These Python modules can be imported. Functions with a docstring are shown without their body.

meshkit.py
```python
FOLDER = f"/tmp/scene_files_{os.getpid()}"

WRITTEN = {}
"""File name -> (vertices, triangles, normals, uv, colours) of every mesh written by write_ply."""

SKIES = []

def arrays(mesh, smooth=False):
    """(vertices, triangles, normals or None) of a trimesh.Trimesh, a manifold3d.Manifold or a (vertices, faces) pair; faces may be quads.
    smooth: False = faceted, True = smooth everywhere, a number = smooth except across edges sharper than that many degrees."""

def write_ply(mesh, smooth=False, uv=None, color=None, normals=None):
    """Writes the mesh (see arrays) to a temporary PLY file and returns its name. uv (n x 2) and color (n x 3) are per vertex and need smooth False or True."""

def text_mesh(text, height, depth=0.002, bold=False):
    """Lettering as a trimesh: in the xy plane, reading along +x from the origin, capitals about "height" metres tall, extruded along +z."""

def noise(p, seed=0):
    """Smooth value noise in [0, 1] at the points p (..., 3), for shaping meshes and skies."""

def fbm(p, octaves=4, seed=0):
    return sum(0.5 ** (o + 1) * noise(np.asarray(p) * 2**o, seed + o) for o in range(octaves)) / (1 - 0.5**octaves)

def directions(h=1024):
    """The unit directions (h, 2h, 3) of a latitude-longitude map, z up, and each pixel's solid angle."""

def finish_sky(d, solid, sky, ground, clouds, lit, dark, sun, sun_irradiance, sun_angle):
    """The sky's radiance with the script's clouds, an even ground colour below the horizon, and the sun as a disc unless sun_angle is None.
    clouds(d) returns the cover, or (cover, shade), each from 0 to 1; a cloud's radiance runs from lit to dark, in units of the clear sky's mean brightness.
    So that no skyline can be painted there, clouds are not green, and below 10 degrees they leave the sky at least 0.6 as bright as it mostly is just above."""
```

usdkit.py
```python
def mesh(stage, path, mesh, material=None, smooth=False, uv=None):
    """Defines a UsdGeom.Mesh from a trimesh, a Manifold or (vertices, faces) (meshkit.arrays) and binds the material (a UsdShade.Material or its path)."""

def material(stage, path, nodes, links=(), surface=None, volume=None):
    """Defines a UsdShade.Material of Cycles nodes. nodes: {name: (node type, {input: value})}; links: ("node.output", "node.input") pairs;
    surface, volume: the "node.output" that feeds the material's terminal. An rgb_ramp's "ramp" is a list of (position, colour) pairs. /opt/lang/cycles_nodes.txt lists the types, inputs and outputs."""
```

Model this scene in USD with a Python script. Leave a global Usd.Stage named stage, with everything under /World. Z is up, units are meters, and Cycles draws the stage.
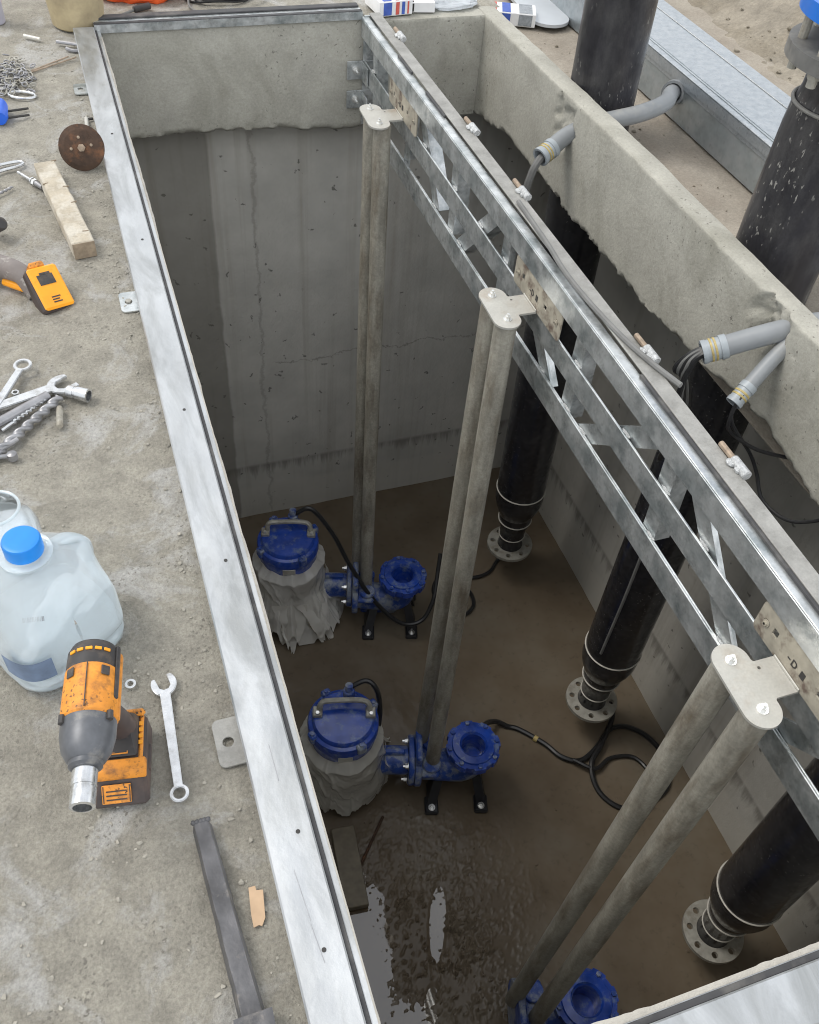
import math, random
import numpy as np, trimesh, manifold3d as m3, shapely
from shapely.geometry import Polygon, Point, LineString, box as sbox
from shapely import affinity
from pxr import Usd, UsdGeom, UsdLux, UsdShade, Sdf, Gf, Vt
import usdkit, meshkit
from trimesh.transformations import rotation_matrix as rotm, translation_matrix as trm

stage = Usd.Stage.CreateInMemory()
UsdGeom.SetStageUpAxis(stage, UsdGeom.Tokens.z)
UsdGeom.SetStageMetersPerUnit(stage, 1.0)
world = UsdGeom.Xform.Define(stage, '/World')
stage.SetDefaultPrim(world.GetPrim())
UsdGeom.Scope.Define(stage, '/World/Looks')
rng = np.random.default_rng(7)
random.seed(7)

# ------------------------------------------------------------------ camera
YAW, PITCH, ROLL, FOC, EYE = 0.40397797, 0.83335931, 0.10549736, 921.46343, 1.25
cy, sy, cp, sp, cr, sr = math.cos(YAW), math.sin(YAW), math.cos(PITCH), math.sin(PITCH), math.cos(ROLL), math.sin(ROLL)
fwd = np.array([sy * cp, cy * cp, -sp]); rgt = np.array([cy, -sy, 0.0]); upv = np.cross(rgt, fwd)
rgt, upv = cr * rgt + sr * upv, -sr * rgt + cr * upv
cam = UsdGeom.Camera.Define(stage, '/World/camera')
cam.AddTransformOp().Set(Gf.Matrix4d(*rgt, 0, *upv, 0, *(-fwd), 0, 0, 0, EYE, 1))
cam.CreateHorizontalApertureAttr(36.0)
cam.CreateVerticalApertureAttr(36.0 * 1024 / 819)
cam.CreateFocalLengthAttr(36.0 * FOC / 819)
cam.CreateClippingRangeAttr(Gf.Vec2f(0.02, 500))
cam.CreateExposureAttr(0.65)

# ------------------------------------------------------------------ overcast sky and weak sun
SUN_EL, SUN_AZ = math.radians(58), math.radians(-60)          # azimuth from +y towards +x
sun_dir = np.array([math.sin(SUN_AZ) * math.cos(SUN_EL), math.cos(SUN_AZ) * math.cos(SUN_EL), math.sin(SUN_EL)])
skym = usdkit.material(stage, '/World/Looks/sky_look', {
    'sky': ('sky_texture', {'sky_type': 'single_scattering', 'sun_disc': False, 'sun_elevation': SUN_EL, 'sun_rotation': SUN_AZ, 'air_density': 1.0, 'aerosol_density': 2.0}),
    'tc': ('texture_coordinate', {}),
    'n': ('noise_texture', {'scale': 1.7, 'detail': 6.0, 'roughness': 0.55}),
    'cov': ('map_range', {'from_min': 0.25, 'from_max': 0.55, 'to_min': 0.55, 'to_max': 0.95, 'clamp': True}),
    'n2': ('noise_texture', {'scale': 2.6, 'detail': 5.0}),
    'cl': ('rgb_ramp', {'ramp': [(0.25, (7.6, 7.9, 8.3)), (0.75, (11.5, 11.6, 11.6))]}),
    'mx': ('mix_color', {'use_clamp': False}),
    'bg': ('background_shader', {'strength': 0.1})},
    [('tc.generated', 'n.vector'), ('tc.generated', 'n2.vector'), ('n.fac', 'cov.value'), ('n2.fac', 'cl.fac'), ('cov.result', 'mx.fac'), ('sky.color', 'mx.a'), ('cl.color', 'mx.b'), ('mx.result', 'bg.color')], surface='bg.background')
dome = UsdLux.DomeLight.Define(stage, '/World/sky')
UsdShade.MaterialBindingAPI.Apply(dome.GetPrim()).Bind(skym)
dome.GetPrim().SetCustomDataByKey('kind', 'structure')
sun = UsdLux.DistantLight.Define(stage, '/World/sun')
sun.CreateIntensityAttr(0.3); sun.CreateAngleAttr(24.0); sun.CreateNormalizeAttr(True); sun.CreateColorAttr(Gf.Vec3f(1.0, 0.95, 0.88))
zx = sun_dir; xx = np.cross([0, 0, 1], zx); xx /= np.linalg.norm(xx); yx = np.cross(zx, xx)
sun.AddTransformOp().Set(Gf.Matrix4d(*xx, 0, *yx, 0, *zx, 0, 0, 0, 5, 1))

# ------------------------------------------------------------------ helpers: objects
taken = set()
def numbered(path):
    p, k = path, 0
    while p in taken:
        k += 1; p = f'{path}_{k:03d}'
    taken.add(p); return p

def tag(prim, label=None, cat=None, group=None, kind=None):
    for k, v in (('label', label), ('category', cat), ('group', group), ('kind', kind)):
        if v: prim.SetCustomDataByKey(k, v)
    return prim

def thing(name, label, cat, loc=(0, 0, 0), rotz=0.0, group=None):
    path = numbered('/World/' + name)
    x = UsdGeom.Xform.Define(stage, path)
    x.AddTranslateOp().Set(Gf.Vec3d(*map(float, loc)))
    if rotz: x.AddRotateZOp().Set(float(rotz))
    tag(x.GetPrim(), label, cat, group)
    return path

def part(parent, name, mesh, mat, smooth=35, label=None):
    path = numbered(f'{parent}/{name}')
    m = usdkit.mesh(stage, path, mesh, mat, smooth=smooth)
    if label: m.GetPrim().SetCustomDataByKey('label', label)
    return path

def solo(name, mesh, mat, label, cat, group=None, smooth=35):
    path = part('/World', name, mesh, mat, smooth); tag(stage.GetPrimAtPath(path), label, cat, group); return path

def struct(name, mesh, mat, kind='structure', smooth=35, label=None, cat=None):
    path = part('/World', name, mesh, mat, smooth); tag(stage.GetPrimAtPath(path), label, cat, None, kind); return path

def copy_of(src, name, label, cat, loc, rotz=0.0, group=None):
    path = thing(name, label, cat, loc, rotz, group)
    pr = stage.GetPrimAtPath(path)
    pr.GetReferences().AddInternalReference(src); pr.SetInstanceable(True)
    return path

# ------------------------------------------------------------------ helpers: shapes
def cat(*ms):
    out = []
    for m in ms: out += list(m) if isinstance(m, (list, tuple)) else [m]
    return trimesh.util.concatenate([o.copy() for o in out])

def bx(lo, hi, c=0.0):
    lo, hi = np.minimum(lo, hi).astype(float), np.maximum(lo, hi).astype(float)
    c = min(c, 0.45 * float((hi - lo).min()))
    if c <= 0:
        b = trimesh.creation.box(extents=hi - lo); b.apply_translation((lo + hi) / 2); return b
    pts = []
    for i in range(8):
        s = np.array([(i >> k) & 1 for k in range(3)])
        p = np.where(s, hi, lo); d = np.where(s, -c, c)
        for k in range(3):
            q = p + d; q[k] = p[k]; pts.append(q)
    return trimesh.convex.convex_hull(np.array(pts))

def frame_of(d):
    d = np.asarray(d, float) / np.linalg.norm(d)
    a = np.array([0, 0, 1.0]) if abs(d[2]) < 0.9 else np.array([1.0, 0, 0])
    x = np.cross(a, d); x /= np.linalg.norm(x)
    return np.column_stack([x, np.cross(d, x), d])

def along(mesh, p, d):
    """mesh built along +z moved so that z runs along d from p"""
    T = np.eye(4); T[:3, :3] = frame_of(d); T[:3, 3] = p
    m = mesh.copy(); m.apply_transform(T); return m

def lathe(prof, n=32):
    prof = np.asarray(prof, float); k = len(prof)
    a = np.arange(n) / n * 2 * math.pi
    v = np.stack([prof[:, 0, None] * np.cos(a), prof[:, 0, None] * np.sin(a), np.repeat(prof[:, 1, None], n, 1)], -1).reshape(-1, 3)
    f = []
    for i in range(k - 1):
        for j in range(n):
            q = (j + 1) % n
            f.append((i * n + j, i * n + q, (i + 1) * n + q)); f.append((i * n + j, (i + 1) * n + q, (i + 1) * n + j))
    m = trimesh.Trimesh(v, f, process=False); m.merge_vertices(); m.update_faces(m.nondegenerate_faces()); return m

def cyl(p0, p1, r, n=20, r1=None, c=0.0):
    p0, p1 = np.array(p0, float), np.array(p1, float); L = np.linalg.norm(p1 - p0); r1 = r if r1 is None else r1
    prof = [(0, 0), (r - c, 0), (r, c), (r1, L - c), (r1 - c, L), (0, L)] if c else [(0, 0), (r, 0), (r1, L), (0, L)]
    return along(lathe(prof, n), p0, p1 - p0)

def spline(pts, n=12):
    p = np.asarray(pts, float); P = np.vstack([2 * p[0] - p[1], p, 2 * p[-1] - p[-2]]); out = []
    for i in range(len(p) - 1):
        a, b, c, d = P[i:i + 4]
        for t in np.arange(n) / n:
            out.append(0.5 * ((2 * b) + (c - a) * t + (2 * a - 5 * b + 4 * c - d) * t * t + (3 * b - a - 3 * c + d) * t ** 3))
    out.append(p[-1]); return np.array(out)

def tube(pts, r, n=10, smooth=10, closed=False):
    p = spline(pts, smooth) if smooth else np.asarray(pts, float)
    if closed: p = p[:-1]
    k = len(p); rr = np.broadcast_to(r, (k,)) if np.ndim(r) == 0 else np.interp(np.linspace(0, 1, k), np.linspace(0, 1, len(r)), r)
    t = (np.roll(p, -1, 0) - np.roll(p, 1, 0)) if closed else np.gradient(p, axis=0)
    t /= np.linalg.norm(t, axis=1, keepdims=True) + 1e-12
    x = frame_of(t[0])[:, 0]; v = []
    a = np.arange(n) / n * 2 * math.pi
    for i in range(k):
        x = x - t[i] * (x @ t[i]); x /= np.linalg.norm(x); y = np.cross(t[i], x)
        v.append(p[i] + rr[i] * (np.cos(a)[:, None] * x + np.sin(a)[:, None] * y))
    v = np.vstack(v); f = []
    for i in range(k if closed else k - 1):
        for j in range(n):
            q = (j + 1) % n; i2 = (i + 1) % k
            f += [(i * n + j, i * n + q, i2 * n + q), (i * n + j, i2 * n + q, i2 * n + j)]
    if not closed:
        v = np.vstack([v, p[0], p[-1]]); A, B = len(v) - 2, len(v) - 1
        for j in range(n):
            q = (j + 1) % n; f += [(A, q, j), (B, (k - 1) * n + j, (k - 1) * n + q)]
    return trimesh.Trimesh(v, f, process=False)

def prism(poly, h, z=0.0):
    ms = [trimesh.creation.extrude_polygon(g, h, engine='earcut') for g in getattr(poly, 'geoms', [poly]) if g.area > 1e-10]
    m = trimesh.util.concatenate(ms); m.apply_translation((0, 0, z)); return m

def mv(m, loc=(0, 0, 0), rz=0.0, rx=0.0, ry=0.0):
    m = m.copy(); T = trm(loc) @ rotm(math.radians(rz), (0, 0, 1)) @ rotm(math.radians(ry), (0, 1, 0)) @ rotm(math.radians(rx), (1, 0, 0)); m.apply_transform(T); return m

def fb(p, s, o=4, seed=0): return meshkit.fbm(np.asarray(p) * s, o, seed) - 0.5

def rough(m, amp, s, o=3, seed=0):
    m = m.copy(); m.merge_vertices(); n = m.vertex_normals
    m.vertices = m.vertices + n * (fb(m.vertices, s, o, seed) * 2 * amp)[:, None]; return m

def blob(ext, sub=3, amp=0.15, s=3.0, seed=0, flat=True):
    m = trimesh.creation.icosphere(subdivisions=sub); v = m.vertices * (1 + amp * 2 * fb(m.vertices, s, 4, seed))[:, None]
    v = v * np.asarray(ext)
    if flat: v[:, 2] = np.maximum(v[:, 2], -0.6 * ext[2])
    return trimesh.Trimesh(v, m.faces, process=False)

def hexnut(r, h, hole=0.0, z=0.0):
    p = Polygon([(r * math.cos(a), r * math.sin(a)) for a in np.arange(6) * math.pi / 3])
    if hole: p = p.difference(Point(0, 0).buffer(hole, 8))
    return prism(p, h, z)

def bolt(r=0.008, h=0.012, stud=0.008):
    return cat(prism(Point(0, 0).buffer(r * 1.55, 8), 0.002), hexnut(r, h, 0, 0.002), cyl((0, 0, h), (0, 0, h + stud), r * 0.55, 8))

def grid(xs, ys, zf):
    X, Y = np.meshgrid(xs, ys); Z = zf(X, Y); v = np.stack([X, Y, Z], -1).reshape(-1, 3)
    nx, ny = len(xs), len(ys); i = np.arange(nx - 1); j = np.arange(ny - 1); I, J = np.meshgrid(i, j)
    a = (J * nx + I).ravel(); q = np.stack([a, a + 1, a + nx + 1, a + nx], 1)
    return v, q

def tri(v, q): return trimesh.Trimesh(v, np.vstack([q[:, [0, 1, 2]], q[:, [0, 2, 3]]]), process=False)

# ------------------------------------------------------------------ materials
def look(name, base, rough_=0.5, metal=0.0, var=0.2, scale=8.0, alt=None, alt_at=(0.45, 0.7), alt_scale=None, bump=0.0, bump_scale=60.0, spec=None, rvar=0.0, coat=0.0, speck=None, speck_scale=90.0, speck_at=0.12, obj=False, stretch=(1, 1, 1), grain=0.0, grain_scale=160, distort=0.0):
    """a base colour that varies, an optional second colour in patches, optional specks, optional bump"""
    base = np.array(base, float)
    N = {'c': ('texture_coordinate', {}) if obj else ('geometry', {}),
         'mp': ('mapping', {'scale': stretch}),
         'n1': ('noise_texture', {'scale': scale, 'detail': 8.0, 'roughness': 0.62}),
         'r1': ('rgb_ramp', {'ramp': [(0.28, tuple(base * (1 - var))), (0.72, tuple(np.minimum(base * (1 + var), 1.0)))]}),
         'p': ('principled_bsdf', {'roughness': rough_, 'metallic': metal})}
    src = 'c.object' if obj else 'c.position'
    L = [(src, 'mp.vector'), ('mp.vector', 'n1.vector'), ('n1.fac', 'r1.fac')]
    if spec is not None: N['p'][1]['specular_ior_level'] = spec
    if coat: N['p'][1].update({'coat_weight': coat, 'coat_roughness': 0.15})
    col = 'r1.color'
    if alt is not None:
        N['n2'] = ('noise_texture', {'scale': alt_scale or scale * 0.35, 'detail': 7.0, 'roughness': 0.65, 'distortion': distort})
        N['m2'] = ('map_range', {'from_min': alt_at[0], 'from_max': alt_at[1], 'clamp': True})
        N['x2'] = ('mix_color', {'b': alt})
        L += [('mp.vector', 'n2.vector'), ('n2.fac', 'm2.value'), ('m2.result', 'x2.fac'), (col, 'x2.a')]; col = 'x2.result'
    if speck is not None:
        N['w3'] = ('noise_texture', {'scale': speck_scale * 1.6, 'detail': 3.0})
        N['w4'] = ('vector_math', {'math_type': 'multiply_add', 'vector2': (1.3 / speck_scale,) * 3})
        N['v3'] = ('voronoi_texture', {'scale': speck_scale, 'feature': 'f1'})
        N['m3'] = ('map_range', {'from_min': speck_at, 'from_max': speck_at * 1.5, 'to_min': 1.0, 'to_max': 0.0, 'clamp': True})
        N['n4'] = ('noise_texture', {'scale': speck_scale * 0.08, 'detail': 3.0})
        N['m4'] = ('map_range', {'from_min': 0.45, 'from_max': 0.62, 'clamp': True})
        N['mm'] = ('math', {'math_type': 'multiply'})
        N['x3'] = ('mix_color', {'b': speck})
        L += [('mp.vector', 'w3.vector'), ('w3.color', 'w4.vector1'), ('mp.vector', 'w4.vector3'), ('w4.vector', 'v3.vector'), ('mp.vector', 'n4.vector'), ('v3.distance', 'm3.value'), ('n4.fac', 'm4.value'), ('m3.result', 'mm.value1'), ('m4.result', 'mm.value2'), ('mm.value', 'x3.fac'), (col, 'x3.a')]; col = 'x3.result'
    if grain:
        N['ng'] = ('noise_texture', {'scale': grain_scale, 'detail': 5.0, 'roughness': 0.85})
        N['rg'] = ('rgb_ramp', {'ramp': [(0.3, (1 - grain,) * 3), (0.7, (1 + grain,) * 3)]})
        N['xg'] = ('mix_color', {'blend_type': 'multiply', 'fac': 1.0, 'use_clamp': False})
        L += [(src, 'ng.vector'), ('ng.fac', 'rg.fac'), (col, 'xg.a'), ('rg.color', 'xg.b')]; col = 'xg.result'
    L.append((col, 'p.base_color'))
    if rvar:
        N['nr'] = ('noise_texture', {'scale': scale * 1.7, 'detail': 5.0})
        N['mr'] = ('map_range', {'from_min': 0.3, 'from_max': 0.7, 'to_min': max(rough_ - rvar, 0.02), 'to_max': min(rough_ + rvar, 1), 'clamp': True})
        L += [('mp.vector', 'nr.vector'), ('nr.fac', 'mr.value'), ('mr.result', 'p.roughness')]
    if bump:
        N['nb'] = ('noise_texture', {'scale': bump_scale, 'detail': 9.0, 'roughness': 0.7})
        N['b'] = ('bump', {'strength': bump, 'distance': 0.01})
        L += [(src, 'nb.vector'), ('nb.fac', 'b.height'), ('b.normal', 'p.normal')]
    return usdkit.material(stage, '/World/Looks/' + name, N, L, surface='p.BSDF')

M = {}
M['deck'] = look('deck_concrete', (0.322, 0.302, 0.254), 0.94, var=0.24, scale=22, alt=(0.43, 0.42, 0.395), alt_at=(0.52, 0.64), alt_scale=6.5, bump=1.0, bump_scale=130, speck=(0.21, 0.195, 0.165), speck_scale=110, speck_at=0.2, distort=0.6, grain=0.30, grain_scale=170)
M['cast'] = look('cast_concrete', (0.36, 0.35, 0.305), 0.9, var=0.14, scale=8, alt=(0.27, 0.262, 0.22), alt_at=(0.46, 0.68), alt_scale=3.2, bump=0.35, bump_scale=90, speck=(0.16, 0.15, 0.13), speck_scale=46, speck_at=0.12, distort=1.2, grain=0.16, grain_scale=120)
M['under'] = look('rough_concrete', (0.16, 0.155, 0.14), 0.95, var=0.25, scale=9, bump=0.6, bump_scale=40)
M['dust'] = look('dusty_slab', (0.30, 0.268, 0.222), 0.95, var=0.18, scale=6, alt=(0.23, 0.198, 0.16), alt_at=(0.45, 0.7), alt_scale=3.5, bump=0.5, bump_scale=60, grain=0.22, grain_scale=90)
M['soil'] = look('dry_soil', (0.27, 0.24, 0.192), 0.97, var=0.28, scale=6, alt=(0.20, 0.172, 0.128), alt_at=(0.45, 0.65), alt_scale=2.4, bump=1.0, bump_scale=30, grain=0.25, grain_scale=60)
M['galv'] = look('galvanised_steel', (0.56, 0.58, 0.58), 0.34, 0.85, var=0.2, scale=18, alt=(0.30, 0.33, 0.335), alt_at=(0.44, 0.64), alt_scale=13, rvar=0.14, bump=0.08, bump_scale=90)
M['galv_dust'] = look('dusty_galvanised_steel', (0.44, 0.455, 0.465), 0.38, 0.7, var=0.16, scale=16, alt=(0.29, 0.30, 0.30), alt_at=(0.44, 0.66), alt_scale=12, stretch=(1, 0.3, 1), rvar=0.16, bump=0.10, bump_scale=80, distort=0.8)
M['girder_top'] = look('dusty_girder_top', (0.30, 0.297, 0.28), 0.7, 0.3, var=0.18, scale=22, alt=(0.215, 0.212, 0.198), alt_at=(0.48, 0.66), alt_scale=12, bump=0.15, bump_scale=120, grain=0.15)
M['cement'] = look('cement_dust', (0.42, 0.40, 0.355), 0.95, var=0.15, scale=20, bump=0.6, bump_scale=90)
M['duct'] = look('spangled_zinc', (0.33, 0.36, 0.385), 0.4, 0.75, var=0.14, scale=70, alt=(0.40, 0.425, 0.445), alt_at=(0.42, 0.62), alt_scale=40, rvar=0.12)
M['duct_side'] = look('zinc_side', (0.33, 0.365, 0.38), 0.42, 0.75, var=0.18, scale=26, alt=(0.40, 0.425, 0.44), alt_at=(0.45, 0.62), alt_scale=14, rvar=0.1)
M['pipe'] = look('weathered_pipe', (0.315, 0.30, 0.255), 0.6, 0.25, var=0.30, scale=30, alt=(0.165, 0.14, 0.105), alt_at=(0.48, 0.68), alt_scale=16, stretch=(1, 1, 0.22), rvar=0.1, bump=0.12, bump_scale=80, grain=0.25, grain_scale=90)
M['bracket'] = look('blasted_steel', (0.48, 0.47, 0.43), 0.5, 0.45, var=0.08, scale=20, alt=(0.40, 0.355, 0.295), alt_at=(0.52, 0.72), alt_scale=12, grain=0.08)
M['backplate'] = look('stained_plate', (0.37, 0.34, 0.275), 0.6, 0.25, var=0.25, scale=30, alt=(0.13, 0.095, 0.075), alt_at=(0.50, 0.66), alt_scale=24)
M['zincnut'] = look('bright_zinc', (0.72, 0.72, 0.70), 0.3, 0.9, var=0.15, scale=60)
M['weld'] = look('weld_metal', (0.47, 0.48, 0.48), 0.4, 0.75, var=0.3, scale=120, bump=0.5, bump_scale=200)
M['rubber'] = look('black_rubber', (0.04, 0.04, 0.042), 0.6, var=0.3, scale=20, alt=(0.13, 0.125, 0.115), alt_at=(0.52, 0.72), alt_scale=9)
M['greyrubber'] = look('grey_rubber', (0.15, 0.15, 0.145), 0.7, var=0.2, scale=20)
M['cable'] = look('black_cable', (0.014, 0.014, 0.015), 0.35, var=0.3, scale=30)
M['hdpe'] = look('black_plastic_pipe', (0.011, 0.011, 0.013), 0.2, var=0.3, scale=12, alt=(0.03, 0.029, 0.03), alt_at=(0.5, 0.75), alt_scale=9, rvar=0.1, speck=(0.22, 0.215, 0.20), speck_scale=60, speck_at=0.10)
M['hdpe_dusty'] = look('dusty_plastic_pipe', (0.016, 0.0155, 0.018), 0.32, var=0.35, scale=14, alt=(0.045, 0.044, 0.045), alt_at=(0.46, 0.70), alt_scale=16, stretch=(1, 1, 0.4), rvar=0.12, speck=(0.22, 0.215, 0.20), speck_scale=75, speck_at=0.14, grain=0.3)
M['weldring'] = look('pale_weld_ring', (0.52, 0.50, 0.45), 0.6, var=0.2, scale=30)
M['flange'] = look('grey_flange', (0.36, 0.35, 0.31), 0.55, 0.35, var=0.25, scale=25, alt=(0.22, 0.195, 0.155), alt_at=(0.5, 0.7), alt_scale=14)
M['darkflange'] = look('dark_flange', (0.13, 0.13, 0.125), 0.6, 0.2, var=0.2, scale=25, alt=(0.22, 0.21, 0.19), alt_at=(0.5, 0.7), alt_scale=10)
M['blue'] = look('blue_enamel', (0.014, 0.055, 0.33), 0.28, var=0.35, scale=14, alt=(0.14, 0.19, 0.30), alt_at=(0.53, 0.68), alt_scale=24, rvar=0.12, coat=0.3)
M['blue_dusty'] = look('muddy_blue_enamel', (0.018, 0.06, 0.28), 0.4, var=0.35, scale=20, alt=(0.26, 0.29, 0.34), alt_at=(0.46, 0.60), alt_scale=16, rvar=0.1)
M['valve'] = look('bright_blue_paint', (0.01, 0.13, 0.52), 0.35, var=0.12, scale=12)
M['castdark'] = look('wet_cast_iron', (0.022, 0.022, 0.025), 0.3, var=0.3, scale=30)
M['orange'] = look('orange_plastic', (0.62, 0.235, 0.025), 0.55, var=0.2, scale=60, alt=(0.20, 0.085, 0.025), alt_at=(0.50, 0.70), alt_scale=40, obj=True, speck=(0.07, 0.04, 0.02), speck_scale=140, speck_at=0.2)
M['amber'] = look('amber_plastic', (0.80, 0.32, 0.01), 0.42, var=0.08, scale=30, alt=(0.5, 0.17, 0.01), alt_at=(0.6, 0.8), alt_scale=30, obj=True)
M['toolblack'] = look('tool_black', (0.03, 0.028, 0.028), 0.5, var=0.3, scale=30, alt=(0.10, 0.075, 0.055), alt_at=(0.5, 0.72), alt_scale=28, obj=True)
M['toolbrown'] = look('tool_brown', (0.038, 0.028, 0.026), 0.5, var=0.3, scale=30, alt=(0.085, 0.055, 0.042), alt_at=(0.5, 0.72), alt_scale=24, obj=True)
M['toolgrey'] = look('tool_grey_metal', (0.10, 0.105, 0.115), 0.4, 0.4, var=0.3, scale=30, alt=(0.24, 0.23, 0.21), alt_at=(0.55, 0.75), alt_scale=24, obj=True)
M['gripgrey'] = look('dirty_grip', (0.17, 0.15, 0.14), 0.7, var=0.25, scale=22, alt=(0.34, 0.32, 0.29), alt_at=(0.58, 0.66), alt_scale=28)
M['chrome'] = look('satin_chrome', (0.56, 0.57, 0.58), 0.26, 0.95, var=0.14, scale=60, alt=(0.34, 0.335, 0.32), alt_at=(0.5, 0.7), alt_scale=45, rvar=0.1)
M['steel'] = look('tool_steel', (0.28, 0.28, 0.29), 0.4, 0.75, var=0.3, scale=30, rvar=0.1)
M['barsteel'] = look('forged_bar', (0.085, 0.085, 0.09), 0.45, 0.5, var=0.4, scale=18, alt=(0.22, 0.20, 0.18), alt_at=(0.58, 0.75), alt_scale=20, bump=0.15, bump_scale=60)
M['rust'] = look('rusty_iron', (0.060, 0.034, 0.021), 0.8, 0.1, var=0.45, scale=40, alt=(0.17, 0.075, 0.034), alt_at=(0.52, 0.7), alt_scale=26, bump=0.4, bump_scale=90)
M['rust_pin'] = look('rusty_pin', (0.30, 0.235, 0.175), 0.6, 0.4, var=0.35, scale=60)
M['wood'] = look('dusty_timber', (0.39, 0.345, 0.27), 0.88, var=0.2, scale=14, alt=(0.50, 0.465, 0.395), alt_at=(0.45, 0.6), alt_scale=18, bump=0.5, bump_scale=70, speck=(0.12, 0.095, 0.065), speck_scale=30, speck_at=0.16, grain=0.15)
M['woodend'] = look('timber_end', (0.235, 0.185, 0.13), 0.9, var=0.3, scale=60, bump=0.3)
M['wetwood'] = look('wet_board', (0.16, 0.135, 0.095), 0.6, var=0.25, scale=25)
M['card'] = look('brown_card', (0.44, 0.31, 0.20), 0.9, var=0.12, scale=40)
M['bucket'] = look('dirty_bucket', (0.40, 0.33, 0.20), 0.6, var=0.2, scale=9, alt=(0.26, 0.21, 0.13), alt_at=(0.45, 0.65), alt_scale=7)
M['fabric'] = look('orange_fabric', (0.75, 0.11, 0.02), 0.75, var=0.15, scale=25)
M['cap'] = look('blue_cap', (0.01, 0.20, 0.62), 0.38, var=0.08, scale=30)
M['bluegrip'] = look('blue_grip', (0.01, 0.09, 0.50), 0.35, var=0.08, scale=30)
M['labelblue'] = look('faded_label', (0.12, 0.17, 0.26), 0.5, var=0.3, scale=30)
M['printgrey'] = look('grey_print', (0.25, 0.27, 0.29), 0.6, var=0.3, scale=90)
M['conduit'] = look('grey_conduit', (0.225, 0.238, 0.247), 0.45, var=0.1, scale=12, alt=(0.285, 0.285, 0.27), alt_at=(0.5, 0.7), alt_scale=10)
M['coupling'] = look('conduit_coupling', (0.30, 0.33, 0.35), 0.4, var=0.1, scale=20)
M['yellow'] = look('yellow_band', (0.42, 0.33, 0.13), 0.5, var=0.35, scale=90)
M['can'] = look('grey_can', (0.36, 0.36, 0.42), 0.4, 0.3, var=0.1, scale=20)
M['white'] = look('white_card', (0.70, 0.70, 0.70), 0.7, var=0.08, scale=20)
M['printblue'] = look('print_blue', (0.05, 0.10, 0.38), 0.6, var=0.2, scale=60)
M['printred'] = look('print_red', (0.50, 0.09, 0.07), 0.6, var=0.2, scale=60)
M['sheet'] = look('pale_sheet', (0.50, 0.525, 0.55), 0.45, 0.3, var=0.06, scale=8)
M['stone'] = look('crumbs', (0.31, 0.293, 0.25), 0.95, var=0.3, scale=60)
M['mark'] = look('dark_mark', (0.03, 0.028, 0.026), 0.7, var=0.2, scale=50)

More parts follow.
